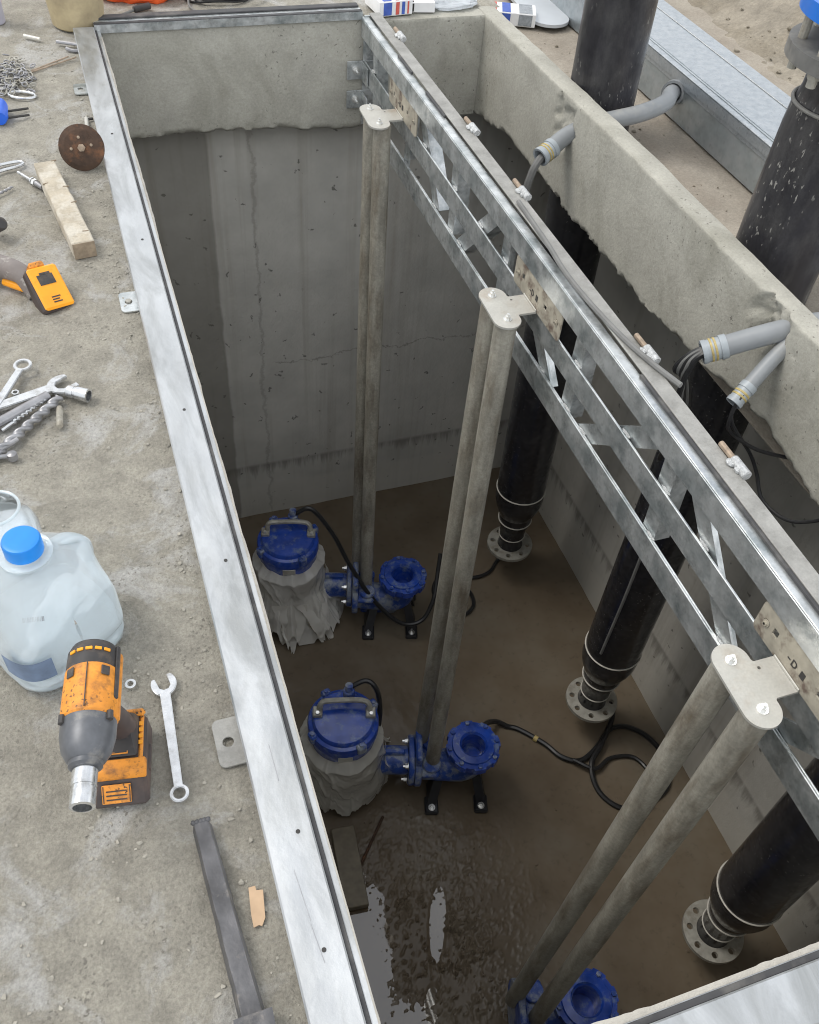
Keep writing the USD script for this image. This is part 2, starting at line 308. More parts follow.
# pit walls: formwork staining that belongs to the concrete
def wall_look(name, axis, stain_at=None):
    N = {'g': ('geometry', {}), 'xyz': ('separate_xyz', {}),
         'n1': ('noise_texture', {'scale': 3.2, 'detail': 8.0, 'roughness': 0.62}),
         'r1': ('rgb_ramp', {'ramp': [(0.3, (0.36, 0.352, 0.325)), (0.7, (0.50, 0.488, 0.45))]}),
         'mp': ('mapping', {'scale': (14, 14, 0.35)}), 'n2': ('noise_texture', {'scale': 1.0, 'detail': 6.0, 'roughness': 0.6}),
         'm2': ('map_range', {'from_min': 0.52, 'from_max': 0.75, 'to_max': 0.55, 'clamp': True}), 'x2': ('mix_color', {'b': (0.22, 0.19, 0.145)}),
         'n3': ('noise_texture', {'scale': 9.0, 'detail': 6.0, 'roughness': 0.7}), 'm3': ('map_range', {'from_min': 0.58, 'from_max': 0.74, 'to_max': 0.5, 'clamp': True}), 'x3': ('mix_color', {'b': (0.47, 0.45, 0.40)}),
         'wv': ('noise_texture', {'scale': 24.0, 'detail': 4.0}), 'wa': ('vector_math', {'math_type': 'multiply_add', 'vector2': (0.10, 0.10, 0.10)}), 'v': ('voronoi_texture', {'scale': 13.0}), 'vm': ('map_range', {'from_min': 0.08, 'from_max': 0.13, 'to_min': 0.75, 'to_max': 0.0, 'clamp': True}), 'x4': ('mix_color', {'b': (0.07, 0.068, 0.06)}),
         # damp tide mark close to the floor
         'dm': ('mapping', {'scale': (1, 1, 0.08)}), 'nd': ('noise_texture', {'scale': 26.0, 'detail': 5.0, 'roughness': 0.7}), 'zz': ('math', {'math_type': 'multiply_add', 'value2': 0.34}), 'md': ('map_range', {'from_min': -2.16, 'from_max': -2.09, 'to_min': 0.0, 'to_max': 1.0, 'clamp': True}),
         'kz': ('map_range', {'from_min': -2.44, 'from_max': -2.41, 'to_min': 0.55, 'to_max': 0.0, 'clamp': True}), 'x7': ('mix_color', {'b': (0.46, 0.445, 0.40)}),
         'me': ('map_range', {'from_min': -2.27, 'from_max': -2.25, 'to_min': 0.8, 'to_max': 0.0, 'clamp': True}), 'mul': ('math', {'math_type': 'multiply'}), 'mul2': ('math', {'math_type': 'multiply', 'value2': 0.75}), 'x5': ('mix_color', {'b': (0.11, 0.105, 0.09)}),
         'p': ('principled_bsdf', {'roughness': 0.85}), 'nb': ('noise_texture', {'scale': 35.0, 'detail': 9.0, 'roughness': 0.7}), 'b': ('bump', {'strength': 0.35, 'distance': 0.01})}
    L = [('g.position', 'n1.vector'), ('n1.fac', 'r1.fac'), ('g.position', 'mp.vector'), ('mp.vector', 'n2.vector'), ('n2.fac', 'm2.value'), ('m2.result', 'x2.fac'), ('r1.color', 'x2.a'),
         ('g.position', 'n3.vector'), ('n3.fac', 'm3.value'), ('m3.result', 'x3.fac'), ('x2.result', 'x3.a'), ('g.position', 'wv.vector'), ('wv.color', 'wa.vector1'), ('g.position', 'wa.vector3'), ('wa.vector', 'v.vector'), ('v.distance', 'vm.value'), ('vm.result', 'x4.fac'), ('x3.result', 'x4.a'),
         ('g.position', 'xyz.vector'), ('g.position', 'dm.vector'), ('dm.vector', 'nd.vector'), ('nd.fac', 'zz.value1'), ('xyz.z', 'zz.value3'), ('zz.value', 'md.value'), ('xyz.z', 'me.value'), ('md.result', 'mul.value1'), ('me.result', 'mul.value2'), ('mul.value', 'mul2.value1'), ('mul2.value', 'x5.fac'), ('x4.result', 'x7.a'), ('xyz.z', 'kz.value'), ('kz.result', 'x7.fac'), ('x7.result', 'x5.a'),
         ('g.position', 'nb.vector'), ('nb.fac', 'b.height'), ('b.normal', 'p.normal')]
    col = 'x5.result'
    if stain_at is not None:
        # a formwork board left the panel left of this line darker and browner
        N.update({'ns': ('noise_texture', {'scale': 5.0, 'detail': 4.0}), 'sa': ('math', {'math_type': 'multiply_add', 'value2': 0.035}), 'sm': ('map_range', {'from_min': stain_at + 0.012, 'from_max': stain_at + 0.022, 'to_min': 0.52, 'to_max': 0.0, 'clamp': True}), 'x6': ('mix_color', {'b': (0.085, 0.076, 0.056)})})
        L += [('g.position', 'ns.vector'), ('ns.fac', 'sa.value1'), ('xyz.x', 'sa.value3'), ('sa.value', 'sm.value'), ('sm.result', 'x6.fac'), (col, 'x6.a')]; col = 'x6.result'
        # an uneven upright crack right of the stain and one lying crack
        N.update({'cn': ('noise_texture', {'scale': 9.0, 'detail': 7.0, 'roughness': 0.7}), 'ca': ('math', {'math_type': 'multiply_add', 'value2': 0.10}), 'cb': ('math', {'math_type': 'subtract', 'value2': 0.69}), 'cc': ('math', {'math_type': 'absolute'}), 'cd': ('map_range', {'from_min': 0.002, 'from_max': 0.010, 'to_min': 0.28, 'to_max': 0.0, 'clamp': True}), 'x8': ('mix_color', {'b': (0.09, 0.085, 0.07)}),
                  'ea': ('math', {'math_type': 'multiply_add', 'value2': 0.16}), 'eb': ('math', {'math_type': 'add', 'value2': 1.52}), 'ec': ('math', {'math_type': 'absolute'}), 'ed': ('map_range', {'from_min': 0.001, 'from_max': 0.005, 'to_min': 0.5, 'to_max': 0.0, 'clamp': True}), 'eg': ('map_range', {'from_min': 0.68, 'from_max': 0.72, 'clamp': True}), 'eh': ('math', {'math_type': 'multiply'}), 'x9': ('mix_color', {'b': (0.08, 0.075, 0.06)})})
        L += [('g.position', 'cn.vector'), ('cn.fac', 'ca.value1'), ('xyz.x', 'ca.value3'), ('ca.value', 'cb.value1'), ('cb.value', 'cc.value1'), ('cc.value', 'cd.value'), ('cd.result', 'x8.fac'), (col, 'x8.a'),
              ('cn.fac', 'ea.value1'), ('xyz.z', 'ea.value3'), ('ea.value', 'eb.value1'), ('eb.value', 'ec.value1'), ('ec.value', 'ed.value'), ('xyz.x', 'eg.value'), ('ed.result', 'eh.value1'), ('eg.result', 'eh.value2'), ('eh.value', 'x9.fac'), ('x8.result', 'x9.a')]; col = 'x9.result'
    L.append((col, 'p.base_color'))
    return usdkit.material(stage, '/World/Looks/' + name, N, L, surface='p.BSDF')
M['wall'] = wall_look('pit_wall_concrete', 'x')
M['farwall'] = wall_look('stained_wall_concrete', 'x', 0.47)

# wet mud: gloss where the film of water stands
def mud_look():
    N = {'g': ('geometry', {}), 'n1': ('noise_texture', {'scale': 2.2, 'detail': 8.0, 'roughness': 0.6}),
         'r1': ('rgb_ramp', {'ramp': [(0.3, (0.115, 0.088, 0.060)), (0.5, (0.148, 0.118, 0.084)), (0.7, (0.175, 0.150, 0.114))]}),
         'n2': ('noise_texture', {'scale': 26.0, 'detail': 6.0, 'roughness': 0.7}), 'm2': ('map_range', {'from_min': 0.56, 'from_max': 0.72, 'to_max': 0.4, 'clamp': True}), 'x2': ('mix_color', {'b': (0.055, 0.048, 0.036)}),
         'n3': ('noise_texture', {'scale': 1.6, 'detail': 5.0, 'roughness': 0.6}), 'rr': ('map_range', {'from_min': 0.35, 'from_max': 0.62, 'to_min': 0.12, 'to_max': 0.38, 'clamp': True}),
         'nb': ('noise_texture', {'scale': 40.0, 'detail': 8.0, 'roughness': 0.6}), 'b': ('bump', {'strength': 0.12, 'distance': 0.006}), 'p': ('principled_bsdf', {'ior': 1.33})}
    L = [('g.position', 'n1.vector'), ('n1.fac', 'r1.fac'), ('g.position', 'n2.vector'), ('n2.fac', 'm2.value'), ('m2.result', 'x2.fac'), ('r1.color', 'x2.a'), ('x2.result', 'p.base_color'),
         ('g.position', 'n3.vector'), ('n3.fac', 'rr.value'), ('rr.result', 'p.roughness'), ('g.position', 'nb.vector'), ('nb.fac', 'b.height'), ('b.normal', 'p.normal')]
    return usdkit.material(stage, '/World/Looks/wet_mud', N, L, surface='p.BSDF')
M['mud'] = mud_look()
M['water'] = usdkit.material(stage, '/World/Looks/muddy_water', {'f': ('fresnel', {'IOR': 1.85}), 't0': ('transparent_bsdf', {'color': (0.62, 0.54, 0.42)}), 'td': ('diffuse_bsdf', {'color': (0.15, 0.112, 0.072)}), 't': ('mix_closure', {'fac': 0.62}), 'gl': ('glossy_bsdf', {'color': (1, 1, 1), 'roughness': 0.03}), 'm': ('mix_closure', {})},
    [('f.fac', 'm.fac'), ('t0.BSDF', 't.closure1'), ('td.BSDF', 't.closure2'), ('t.closure', 'm.closure1'), ('gl.BSDF', 'm.closure2')], surface='m.closure')
def clear_look(name, tint, body, tr=0.45, rough_=0.2, bump=0.0, through=0.5):
    N = {'t': ('transparent_bsdf', {'color': tint}), 'd': ('diffuse_bsdf', {'color': body}), 'l': ('translucent_bsdf', {'color': body}), 'dl': ('mix_closure', {'fac': through}), 'm': ('mix_closure', {'fac': tr}),
         'f': ('fresnel', {'IOR': 1.45}), 'gl': ('glossy_bsdf', {'color': (1, 1, 1), 'roughness': rough_}), 'o': ('mix_closure', {}),
         'g': ('geometry', {}), 'nb': ('noise_texture', {'scale': 30.0, 'detail': 6.0}), 'b': ('bump', {'strength': bump, 'distance': 0.02})}
    L = [('d.BSDF', 'dl.closure1'), ('l.BSDF', 'dl.closure2'), ('dl.closure', 'm.closure1'), ('t.BSDF', 'm.closure2'), ('m.closure', 'o.closure1'), ('gl.BSDF', 'o.closure2'), ('f.fac', 'o.fac'), ('g.position', 'nb.vector'), ('nb.fac', 'b.height'), ('b.normal', 'gl.normal'), ('b.normal', 'd.normal')]
    return usdkit.material(stage, '/World/Looks/' + name, N, L, surface='o.closure')
M['jug'] = clear_look('milky_plastic', (0.86, 0.93, 0.97), (0.78, 0.83, 0.85), 0.46, 0.2, 0.10)
M['jar'] = clear_look('clear_plastic', (0.90, 0.94, 0.97), (0.66, 0.71, 0.74), 0.66, 0.15)
M['bag'] = clear_look('dusty_bag', (0.86, 0.85, 0.81), (0.84, 0.82, 0.77), 0.22, 0.12, 0.15, 0.2)
M['bagdark'] = clear_look('muddy_bag', (0.72, 0.70, 0.65), (0.66, 0.64, 0.58), 0.20, 0.12, 0.15, 0.15)
M['film'] = clear_look('loose_film', (0.9, 0.93, 0.95), (0.70, 0.73, 0.76), 0.35, 0.25, 0.3)

# ================================================================== the setting
D, FLOOR = -0.03, -2.65            # deck top, pit floor
X0, X1, Y0, Y1 = 0.10, 2.12, 0.14, 3.46   # pit walls
# deck: fine sheet where it is seen, thick slab under it
def deck_z(X, Y):
    p = np.stack([X, Y, 0 * X], -1)
    return D + 0.006 * fb(p, 14, 4, 3) + 0.0045 * fb(p, 45, 3, 5) + 0.008 * fb(p, 3, 2, 8)
xs = np.unique(np.concatenate([np.linspace(-6, -0.45, 12), np.arange(-0.45, 0.0605, 0.006), [0.1]]))
ys = np.unique(np.concatenate([np.linspace(-4, 0.1, 10), np.arange(0.1, 3.7, 0.008), np.linspace(3.7, 9, 14)]))
v, q = grid(xs, ys, deck_z); left = tri(v, q)
xs = np.unique(np.concatenate([np.linspace(0.1, 0.15, 3), np.arange(0.15, 1.62, 0.01)])); ys = np.unique(np.concatenate([np.arange(3.43, 3.8, 0.01), np.linspace(3.8, 9, 14)]))
v, q = grid(xs, ys, lambda X, Y: deck_z(X, Y) - 0.006 * np.clip((X - 0.95) / 0.15, 0, 1)); far = tri(v, q)
v, q = grid(np.linspace(0.1, 1.62, 12), np.linspace(-4, 0.14, 12), deck_z); near = tri(v, q)
slab = prism(sbox(-6, -4, 1.60, 9).difference(sbox(X0, Y0, 1.7, 3.44)), 0.33, D - 0.345)
struct('deck', cat(left, far, near, slab), M['deck'])

# lower ground right of the parapet: dusty slab, then bare soil rising into a bank
xs = np.arange(1.60, 2.75, 0.02); ys = np.arange(-1.5, 4.6, 0.02)
v, q = grid(xs, ys, lambda X, Y: -0.2 + 0.012 * fb(np.stack([X, Y, 0 * X], -1), 7, 4, 11) + 0.006 * fb(np.stack([X, Y, 0 * X], -1), 30, 3, 12))
struct('slab', cat(tri(v, q), bx((1.605, -1.5, -0.40), (2.75, 4.6, -0.215))), M['dust'])
def soil_z(X, Y):
    p = np.stack([X, Y, 0 * X], -1)
    bank = np.clip((X - 2.62) / 1.1, 0, 1); bank = bank * bank * (3 - 2 * bank)
    z = -0.23 + 0.035 * bank * 0 + bank * (0.42 + 0.30 * fb(p, 0.9, 3, 20)) + (0.03 + 0.10 * bank) * fb(p, 5, 4, 21) + 0.03 * np.clip(X - 2.3, 0, 1) * fb(p, 22, 3, 22) + 0.02
    fis = np.abs(fb(p, 1.7, 3, 25)); z = z - (0.02 + bank * 0.07) * np.exp(-(fis / 0.014) ** 2) + bank * 0.16 * (fb(p, 2.2, 3, 26) > 0.02)
    pit = (X > -0.3) & (X < 2.5) & (Y > -1) & (Y < 4); z = np.where((X < 2.35) & (Y < 4.3), -0.5, z)
    far = np.hypot(X - 2, Y - 3) > 14
    return np.where(far, -0.3 + 0.0 * z, z)
xs = np.concatenate([[-60, -30, -14], np.linspace(-6, 2.2, 10), np.arange(2.3, 4.6, 0.025), np.linspace(4.65, 12, 30), [20, 35, 60]])
ys = np.concatenate([[-60, -30, -14], np.linspace(-5, 1.4, 20), np.arange(1.5, 5.5, 0.03), np.linspace(5.6, 12, 26), [20, 35, 60]])
v, q = grid(xs, ys, soil_z)
c = v[q].mean(1); q = q[~((c[:, 0] > -0.6) & (c[:, 0] < 2.3) & (c[:, 1] > -0.2) & (c[:, 1] < 3.6))]
struct('soil', tri(v, q), M['soil'])

# pit floor: mud with low ground where the puddle stands
def floor_z(X, Y):
    p = np.stack([X, Y, 0 * X], -1)
    w = 0.10 * fb(p, 9, 4, 35) + 0.035 * fb(p, 40, 3, 36)
    def basin(cx, cy, ang, ru, rv):
        c_, s_ = math.cos(ang), math.sin(ang); U = (X - cx) * c_ + (Y - cy) * s_; V = -(X - cx) * s_ + (Y - cy) * c_
        return np.clip(1.25 - np.sqrt((U / ru) ** 2 + (V / rv) ** 2) + w * 2.2, 0, 1)
    b = np.maximum.reduce([basin(0.40, 1.05, 1.45, 0.40, 0.19), basin(0.775, 1.07, 1.18, 0.16, 0.034), basin(0.66, 0.83, 0.9, 0.05, 0.03), basin(0.52, 0.70, 1.0, 0.20, 0.15)])
    near_p = np.exp(-(((X - 0.72) / 0.34) ** 2 + ((Y - 1.0) / 0.42) ** 2))
    z = FLOOR + 0.003 + 0.010 * (fb(p, 2.6, 3, 31)) + 0.004 * fb(p, 14, 3, 32) - 0.016 * b
    z = z + near_p * (1 - b) * (np.maximum(0, fb(p, 75, 3, 33) * 0.034 + fb(p, 12, 3, 34) * 0.03 - 0.001)) + np.maximum(0, fb(p, 60, 3, 38) - 0.13) * 0.06 * near_p
    return z
v, q = grid(np.unique(np.concatenate([np.arange(0.02, 0.2, 0.02), np.arange(0.2, 1.35, 0.005), np.arange(1.35, 2.2, 0.01)])), np.unique(np.concatenate([np.arange(0.06, 0.4, 0.02), np.arange(0.4, 1.75, 0.005), np.arange(1.75, 3.52, 0.012)])), floor_z)
struct('pit_floor', tri(v, q), M['mud'])
v, q = grid(np.linspace(0.11, 1.0, 40), np.linspace(0.45, 1.6, 40), lambda X, Y: FLOOR - 0.0035 + 0 * X)
struct('water', tri(v, q), M['water'], label='shallow puddle of muddy water', cat='puddle')

# pit walls, each a wall with real thickness
def wall_mesh(along_x, a0, a1, pos, thick, z0, z1, out):
    n = int((a1 - a0) / 0.02); k = int((z1 - z0) / 0.03)
    A, Z = np.meshgrid(np.linspace(a0, a1, n), np.linspace(z0, z1, k))
    P = np.stack([A, Z, 0 * A + pos], -1); d = 0.006 * fb(P, 3, 3, 41) + 0.002 * fb(P, 22, 3, 42)
    V = np.stack([A, pos + out * d, Z] if along_x else [pos + out * d, A, Z], -1).reshape(-1, 3)
    I, J = np.meshgrid(np.arange(n - 1), np.arange(k - 1)); b = (J * n + I).ravel(); Q = np.stack([b, b + 1, b + n + 1, b + n], 1)
    m = tri(V, Q)
    back = pos - out * 0.012
    bb = bx((a0, back, z0), (a1, back - out * thick, z1)) if along_x else bx((back, a0, z0), (back - out * thick, a1, z1))
    return cat(m, bb)
solo('pit_wall', wall_mesh(True, 0.0, 2.2, Y1, 0.2, FLOOR - 0.06, -0.36, -1), M['farwall'], 'far concrete pit wall behind the pumps with a dark vertical stain', 'wall')
solo('pit_wall', wall_mesh(False, 0.05, 3.55, X1, 0.2, FLOOR - 0.06, -0.39, -1), M['wall'], 'concrete pit wall behind the black riser pipes', 'wall')
solo('pit_wall', wall_mesh(False, 0.05, 3.55, X0, 0.2, FLOOR - 0.06, -0.37, 1), M['wall'], 'concrete pit wall below the long frame rail and the tool deck', 'wall')
solo('pit_wall', wall_mesh(True, 0.0, 2.2, Y0, 0.2, FLOOR - 0.06, -0.37, 1), M['wall'], 'concrete pit wall nearest the viewer below the short frame rail', 'wall')

# cast beams with torn lower edge
def torn_beam(s0, s1, front, back, ztop, zpts, axis, out, seed, dents=(), step=0.008):
    """runs along axis ('x' or 'y') from s0 to s1; front face at `front`, out = sign of its normal; dents: (s, z, radius, depth)"""
    S = np.arange(s0, s1 + 1e-6, step); n = len(S); K = 44
    if np.ndim(ztop): ztop = np.interp(S, *np.array(sorted(ztop)).T)
    zb = np.interp(S, *np.array(sorted(zpts)).T)
    q3 = np.stack([S, 0 * S, 0 * S + seed], -1)
    gate = np.clip(fb(q3, 2.5, 2, seed + 20) * 3 + 0.5, 0.1, 1.0)
    zb = zb + 0.026 * fb(q3, 3, 3, seed) + gate * (0.015 * fb(q3, 22, 3, seed + 1) + 0.017 * fb(q3, 80, 2, seed + 14))
    rows = []
    for k in range(K):
        t = k / (K - 1); z = ztop + (zb - ztop) * t
        P = np.stack([S, z, 0 * S], -1)
        d = 0.0018 * fb(P, 4, 3, seed + 2) + 0.0011 * fb(P, 26, 3, seed + 3)
        for (a, b, r, dp) in dents:
            rr = np.hypot(S - a, (z - b) * 0.9) / r * (1 + 1.1 * fb(P, 26, 3, seed + 6))
            w = np.clip(1.25 - rr, 0, 0.45) / 0.45; d = d - dp * w * (1 + 1.2 * fb(P, 48, 3, seed + 7))
        d = d - 0.012 * np.clip((t - 0.955) / 0.045, 0, 1) * np.clip(0.6 + fb(P, 24, 3, seed + 4) * 4, 0, 1.6)
        if k == 0: d = d - 0.004 * (1 + 2 * fb(P, 40, 2, seed + 5))
        rows.append((front + out * d, z + (0 if k else -0.002 + 0.003 * fb(P, 14, 4, seed + 8))))
    w = back - front
    P = np.stack([S, 0 * S, 0 * S + 5], -1)
    rows.append((front + 0.35 * w + 0 * S, zb - 0.006 + 0.02 * fb(P, 40, 2, seed + 9)))
    rows.append((back + 0 * S, zb + 0.02 * fb(P, 30, 2, seed + 10)))
    rows.append((back + 0.004 * fb(P, 9, 3, seed + 11), 0 * S + ztop - 0.005 + 0.004 * fb(P, 14, 4, seed + 13)))
    rows.append((front + 0.55 * w + 0 * S, 0 * S + ztop + 0.002 * fb(P, 30, 3, seed + 12)))
    R = len(rows)
    c = np.stack([r[0] for r in rows], 1); z = np.stack([r[1] for r in rows], 1); s = np.repeat(S[:, None], R, 1)
    V = np.stack([s, c, z] if axis == 'x' else [c, s, z], -1).reshape(-1, 3); F = []
    I = np.arange(n - 1)[:, None] * R; J = np.arange(R)[None]; a = (I + J).ravel(); b = (I + (J + 1) % R).ravel()
    Q = np.stack([a, b, b + R, a + R], 1)
    m = tri(V, Q); m.fix_normals(); return m
BZ = [(3.45, -0.40), (3.34, -0.40), (3.05, -0.345), (2.36, -0.352), (1.975, -0.346), (1.64, -0.315), (1.35, -0.29), (1.07, -0.33), (-0.5, -0.33)]
solo('parapet_wall', torn_beam(-0.4, 3.44, 1.53, 1.597, [(-0.5, 0.0), (2.2, 0.0), (3.44, -0.030)], BZ, 'y', -1, 50, dents=[(2.63, -0.10, 0.055, 0.016), (1.45, -0.045, 0.065, 0.015), (1.50, -0.06, 0.04, 0.012)]), M['cast'], 'pale concrete parapet with torn lower edge pierced by three grey conduits', 'wall')
solo('pit_rim', torn_beam(0.13, 1.53, 3.36, 3.45, [(0.1, -0.004), (1.06, -0.004), (1.075, -0.032), (1.53, -0.032)], [(0.1, -0.40), (0.3, -0.385), (0.7, -0.40), (1.04, -0.42), (1.53, -0.40)], 'x', -1, 70), M['cast'], 'concrete rim across the far end of the pit under the black seal strips', 'beam')

# ================================================================== galvanised hatch frame
fr = thing('hatch_frame', 'long galvanised steel hatch frame around the left and near edges of the pit', 'frame', (0, 0, 0))
def rail_prof(L):
    """angle rail along +y, outer edge at x=0: broad top plate, rebate with seal, inner lip"""
    return cat(bx((0, 0, -0.006), (0.067, L, 0), 0.0025), bx((0.001, 0.002, -0.05), (0.006, L - 0.002, -0.0062)), bx((0.0635, 0.002, -0.018), (0.0668, L - 0.002, -0.0062)), bx((0.067, 0.001, -0.018), (0.084, L - 0.001, -0.014)), bx((0.0815, 0.003, -0.075), (0.0855, L - 0.003, -0.0182)))
def subdiv_rough(m, amp, s, seed): 
    return rough(m.subdivide_to_size(0.06), amp, s, 2, seed)
part(fr, 'rail', mv(rail_prof(3.27), (0.06, 0.085, 0)), M['galv_dust'])
nr = mv(rail_prof(1.44), (0, 0, 0), -90)         # along +x, outer edge towards -y
nr.apply_translation((0, 0, 0)); nr.vertices[:, 1] *= 1
nr = mv(rail_prof(1.44)); vv = nr.vertices.copy(); nr.vertices = np.stack([vv[:, 1], vv[:, 0], vv[:, 2]], -1); nr.faces = nr.faces[:, ::-1]
part(fr, 'rail', mv(nr, (0.1295, 0.089, 0.0)), M['galv_dust'])
part(fr, 'seal_strip', bx((0.1275, 0.18, -0.0138), (0.1345, 3.35, -0.0105), 0.001), M['rubber'])
part(fr, 'seal_strip', bx((0.147, 0.1568, -0.0138), (1.52, 0.1660, -0.010), 0.001), M['rubber'])
# far side: steel channel between two black seals
part(fr, 'far_channel', cat(bx((0.128, 3.352, -0.022), (1.05, 3.358, 0.004)), bx((0.128, 3.358, -0.002), (1.05, 3.425, 0.002))), M['galv'])
part(fr, 'seal_strip', bx((0.128, 3.400, 0.002), (1.05, 3.432, 0.008), 0.002), M['rubber'])
part(fr, 'seal_strip', bx((0.128, 3.354, 0.002), (1.05, 3.372, 0.007), 0.002), M['rubber'])
# cement crust on the inner lips, uneven
def crust(p0, p1, w, h, seed, n=160):
    p0, p1 = np.array(p0, float), np.array(p1, float); t = np.linspace(0, 1, n); C = p0 + (p1 - p0) * t[:, None]
    d = (p1 - p0) / np.linalg.norm(p1 - p0); sidev = np.cross(d, [0, 0, 1])
    wob = np.clip(fb(C, 5, 4, seed) * 2.6 + 0.5 + fb(C, 60, 2, seed + 1) * 0.6, 0.12, 1.2)
    V = np.stack([C - sidev * w * 0.5, C + np.array([0, 0, 1]) * (h * wob)[:, None] , C + sidev * (w * wob)[:, None], C - np.array([0, 0, 1]) * 0.004 + sidev * (w * 0.4 * wob)[:, None]], 1).reshape(-1, 3)
    I = np.arange(n - 1)[:, None] * 4; J = np.arange(4)[None]; a = (I + J).ravel(); b = (I + (J + 1) % 4).ravel()
    m = tri(V, np.stack([a, a + 4, b + 4, b], 1)); m.fix_normals(); return m
part(fr, 'cement_crust', crust((1.0, 0.1735, -0.0135), (0.35, 0.1735, -0.0135), 0.012, 0.004, 91), M['cement'])
part(fr, 'cement_crust', crust((0.1445, 0.2, -0.0135), (0.1445, 3.3, -0.0135), 0.004, 0.003, 93, 400), M['cement'])
for yc, w in ((2.95, 0.07), (1.838, 0.075), (0.694, 0.08)):
    pl = affinity.translate(sbox(-0.032, -w / 2, 0.012, w / 2).buffer(-0.010).buffer(0.010, 6).union(sbox(-0.01, -w / 2, 0.012, w / 2)), 0.055, yc).difference(Point(0.042, yc).buffer(0.0085, 10))
    t = part(fr, 'anchor_tab', prism(pl, 0.0032, D + 0.004), M['girder_top'] if yc < 1 else M['galv'])
    if 1 < yc < 2: part(t, 'anchor_bolt', mv(hexnut(0.007, 0.005), (0.042, yc, D + 0.006)), M['flange'])
for xx_, yy_ in ((0.098, 2.6), (0.105, 2.05), (0.10, 1.42), (0.104, 1.02), (0.106, 0.52), (0.100, 0.36)):
    part(fr, 'screw_hole', prism(Point(xx_, yy_).buffer(0.003, 8), 0.0008, 0.0002), M['mark'])
for a, b in (((0.088, 0.47), (0.093, 0.40)), ((0.097, 0.66), (0.098, 0.60)), ((0.092, 0.395), (0.097, 0.345))):
    part(fr, 'scratch', prism(LineString([a, b]).buffer(0.00032), 0.0004, 0.0002), M['steel'])

# ================================================================== lattice girder
tr = thing('lattice_girder', 'galvanised steel lattice girder spanning the pit lengthwise with three pipe brackets', 'girder', (0, 0, 0))
TY0, TY1 = 0.18, 3.352
part(tr, 'top_plate', bx((1.073, TY0, -0.006), (1.114, TY1, 0), 0.002), M['girder_top'])
part(tr, 'top_chord', cat(bx((1.046, TY0 + 0.001, -0.016), (1.0726, TY1 - 0.001, -0.011), 0.0015), bx((1.046, TY0 + 0.002, -0.078), (1.052, TY1 - 0.002, -0.0162), 0.0015), bx((1.108, TY0 + 0.002, -0.035), (1.113, TY1 - 0.002, -0.0062))), M['galv'])
part(tr, 'seal_strip', bx((1.0655, 0.2, -0.0109), (1.0724, 1.30, -0.003), 0.001), M['rubber'])
part(tr, 'seal_strip', bx((1.0655, 2.55, -0.0109), (1.0724, 2.72, -0.003), 0.001), M['rubber'])
part(tr, 'seal_strip', bx((1.0655, 2.86, -0.0109), (1.0724, 3.00, -0.003), 0.001), M['rubber'])
part(tr, 'middle_rail', bx((1.056, TY0, -0.229), (1.062, TY1, -0.160), 0.0015), M['galv'])
part(tr, 'bottom_rail', cat(bx((1.056, TY0, -0.378), (1.062, TY1, -0.302), 0.0015), bx((1.0622, TY0, -0.3065), (1.0655, TY1, -0.3025), 0.001)), M['galv'])
def brace(y0, z0, y1, z1, w=0.05, x=1.066, flip=1):
    """angle section from the bottom rail to the top chord: a face in the girder plane and a leg behind"""
    a, b = np.array([0, y0, z0]), np.array([0, y1, z1]); d = b - a; L = np.linalg.norm(d); d /= L; s = np.cross([1, 0, 0], d) * flip
    def slabm(u0, u1, x0, x1):
        P = [a + s * u + np.array([xx, 0, 0]) + d * t for t in (0, L) for u in (u0, u1) for xx in (x0, x1)]
        return trimesh.convex.convex_hull(np.array(P))
    return cat(slabm(-w / 2, w / 2, x + 0.0002, x + 0.0055), slabm(w / 2 - 0.006, w / 2, x + 0.0057, x + 0.042))
BR = [(3.22, -0.31, 3.24, -0.06, 1), (2.851, -0.31, 2.83, -0.06, -1), (2.53, -0.315, 2.76, -0.06, 1), (2.407, -0.31, 2.42, -0.06, 1), (2.326, -0.315, 2.08, -0.06, 1), (2.014, -0.31, 2.014, -0.06, -1), (1.65, -0.33, 1.94, -0.06, -1), (1.546, -0.33, 1.548, -0.06, 1), (1.465, -0.33, 1.15, -0.06, 1), (1.098, -0.31, 1.111, -0.06, 1), (0.76, -0.31, 1.03, -0.06, -1), (0.665, -0.31, 0.665, -0.06, 1), (0.60, -0.32, 0.30, -0.06, 1), (0.25, -0.31, 0.25, -0.06, 1)]
for i, (a, b, c, d, fl) in enumerate(BR):
    part(tr, 'brace', brace(a, b, c, d, flip=fl, x=1.0663 + 0.0004 * (i % 3)), M['galv'])
    # weld beads where the brace meets the two rails
    for zz in (-0.303, -0.161):
        if zz == -0.161 and abs(a - c) < 0.001 and a < 0.5: continue
        t = (zz - b) / (d - b); yc = a + (c - a) * t
        bead = blob((0.0038, 0.017, 0.0032), 2, 0.5, 3.5, 100 + i, False); 
        part(tr, 'weld_bead', mv(bead, (1.0645, yc + 0.012 * (-1) ** i, zz + 0.001)), M['weld'])
part(tr, 'end_plate', bx((1.055, 3.3445, -0.40), (1.118, 3.3515, -0.008)), M['galv'])
for z0 in (-0.228, -0.335):
    b = part(tr, 'end_bracket', cat(bx((0.995, 3.344, z0), (1.0945, 3.350, z0 + 0.066), 0.001), bx((1.048, 3.27, z0 + 0.001), (1.0535, 3.3438, z0 + 0.065), 0.001)), M['galv'])
    part(b, 'bolt', mv(bolt(0.009, 0.010, 0.022), (1.028, 3.3438, z0 + 0.034), 0, 90), M['zincnut'])
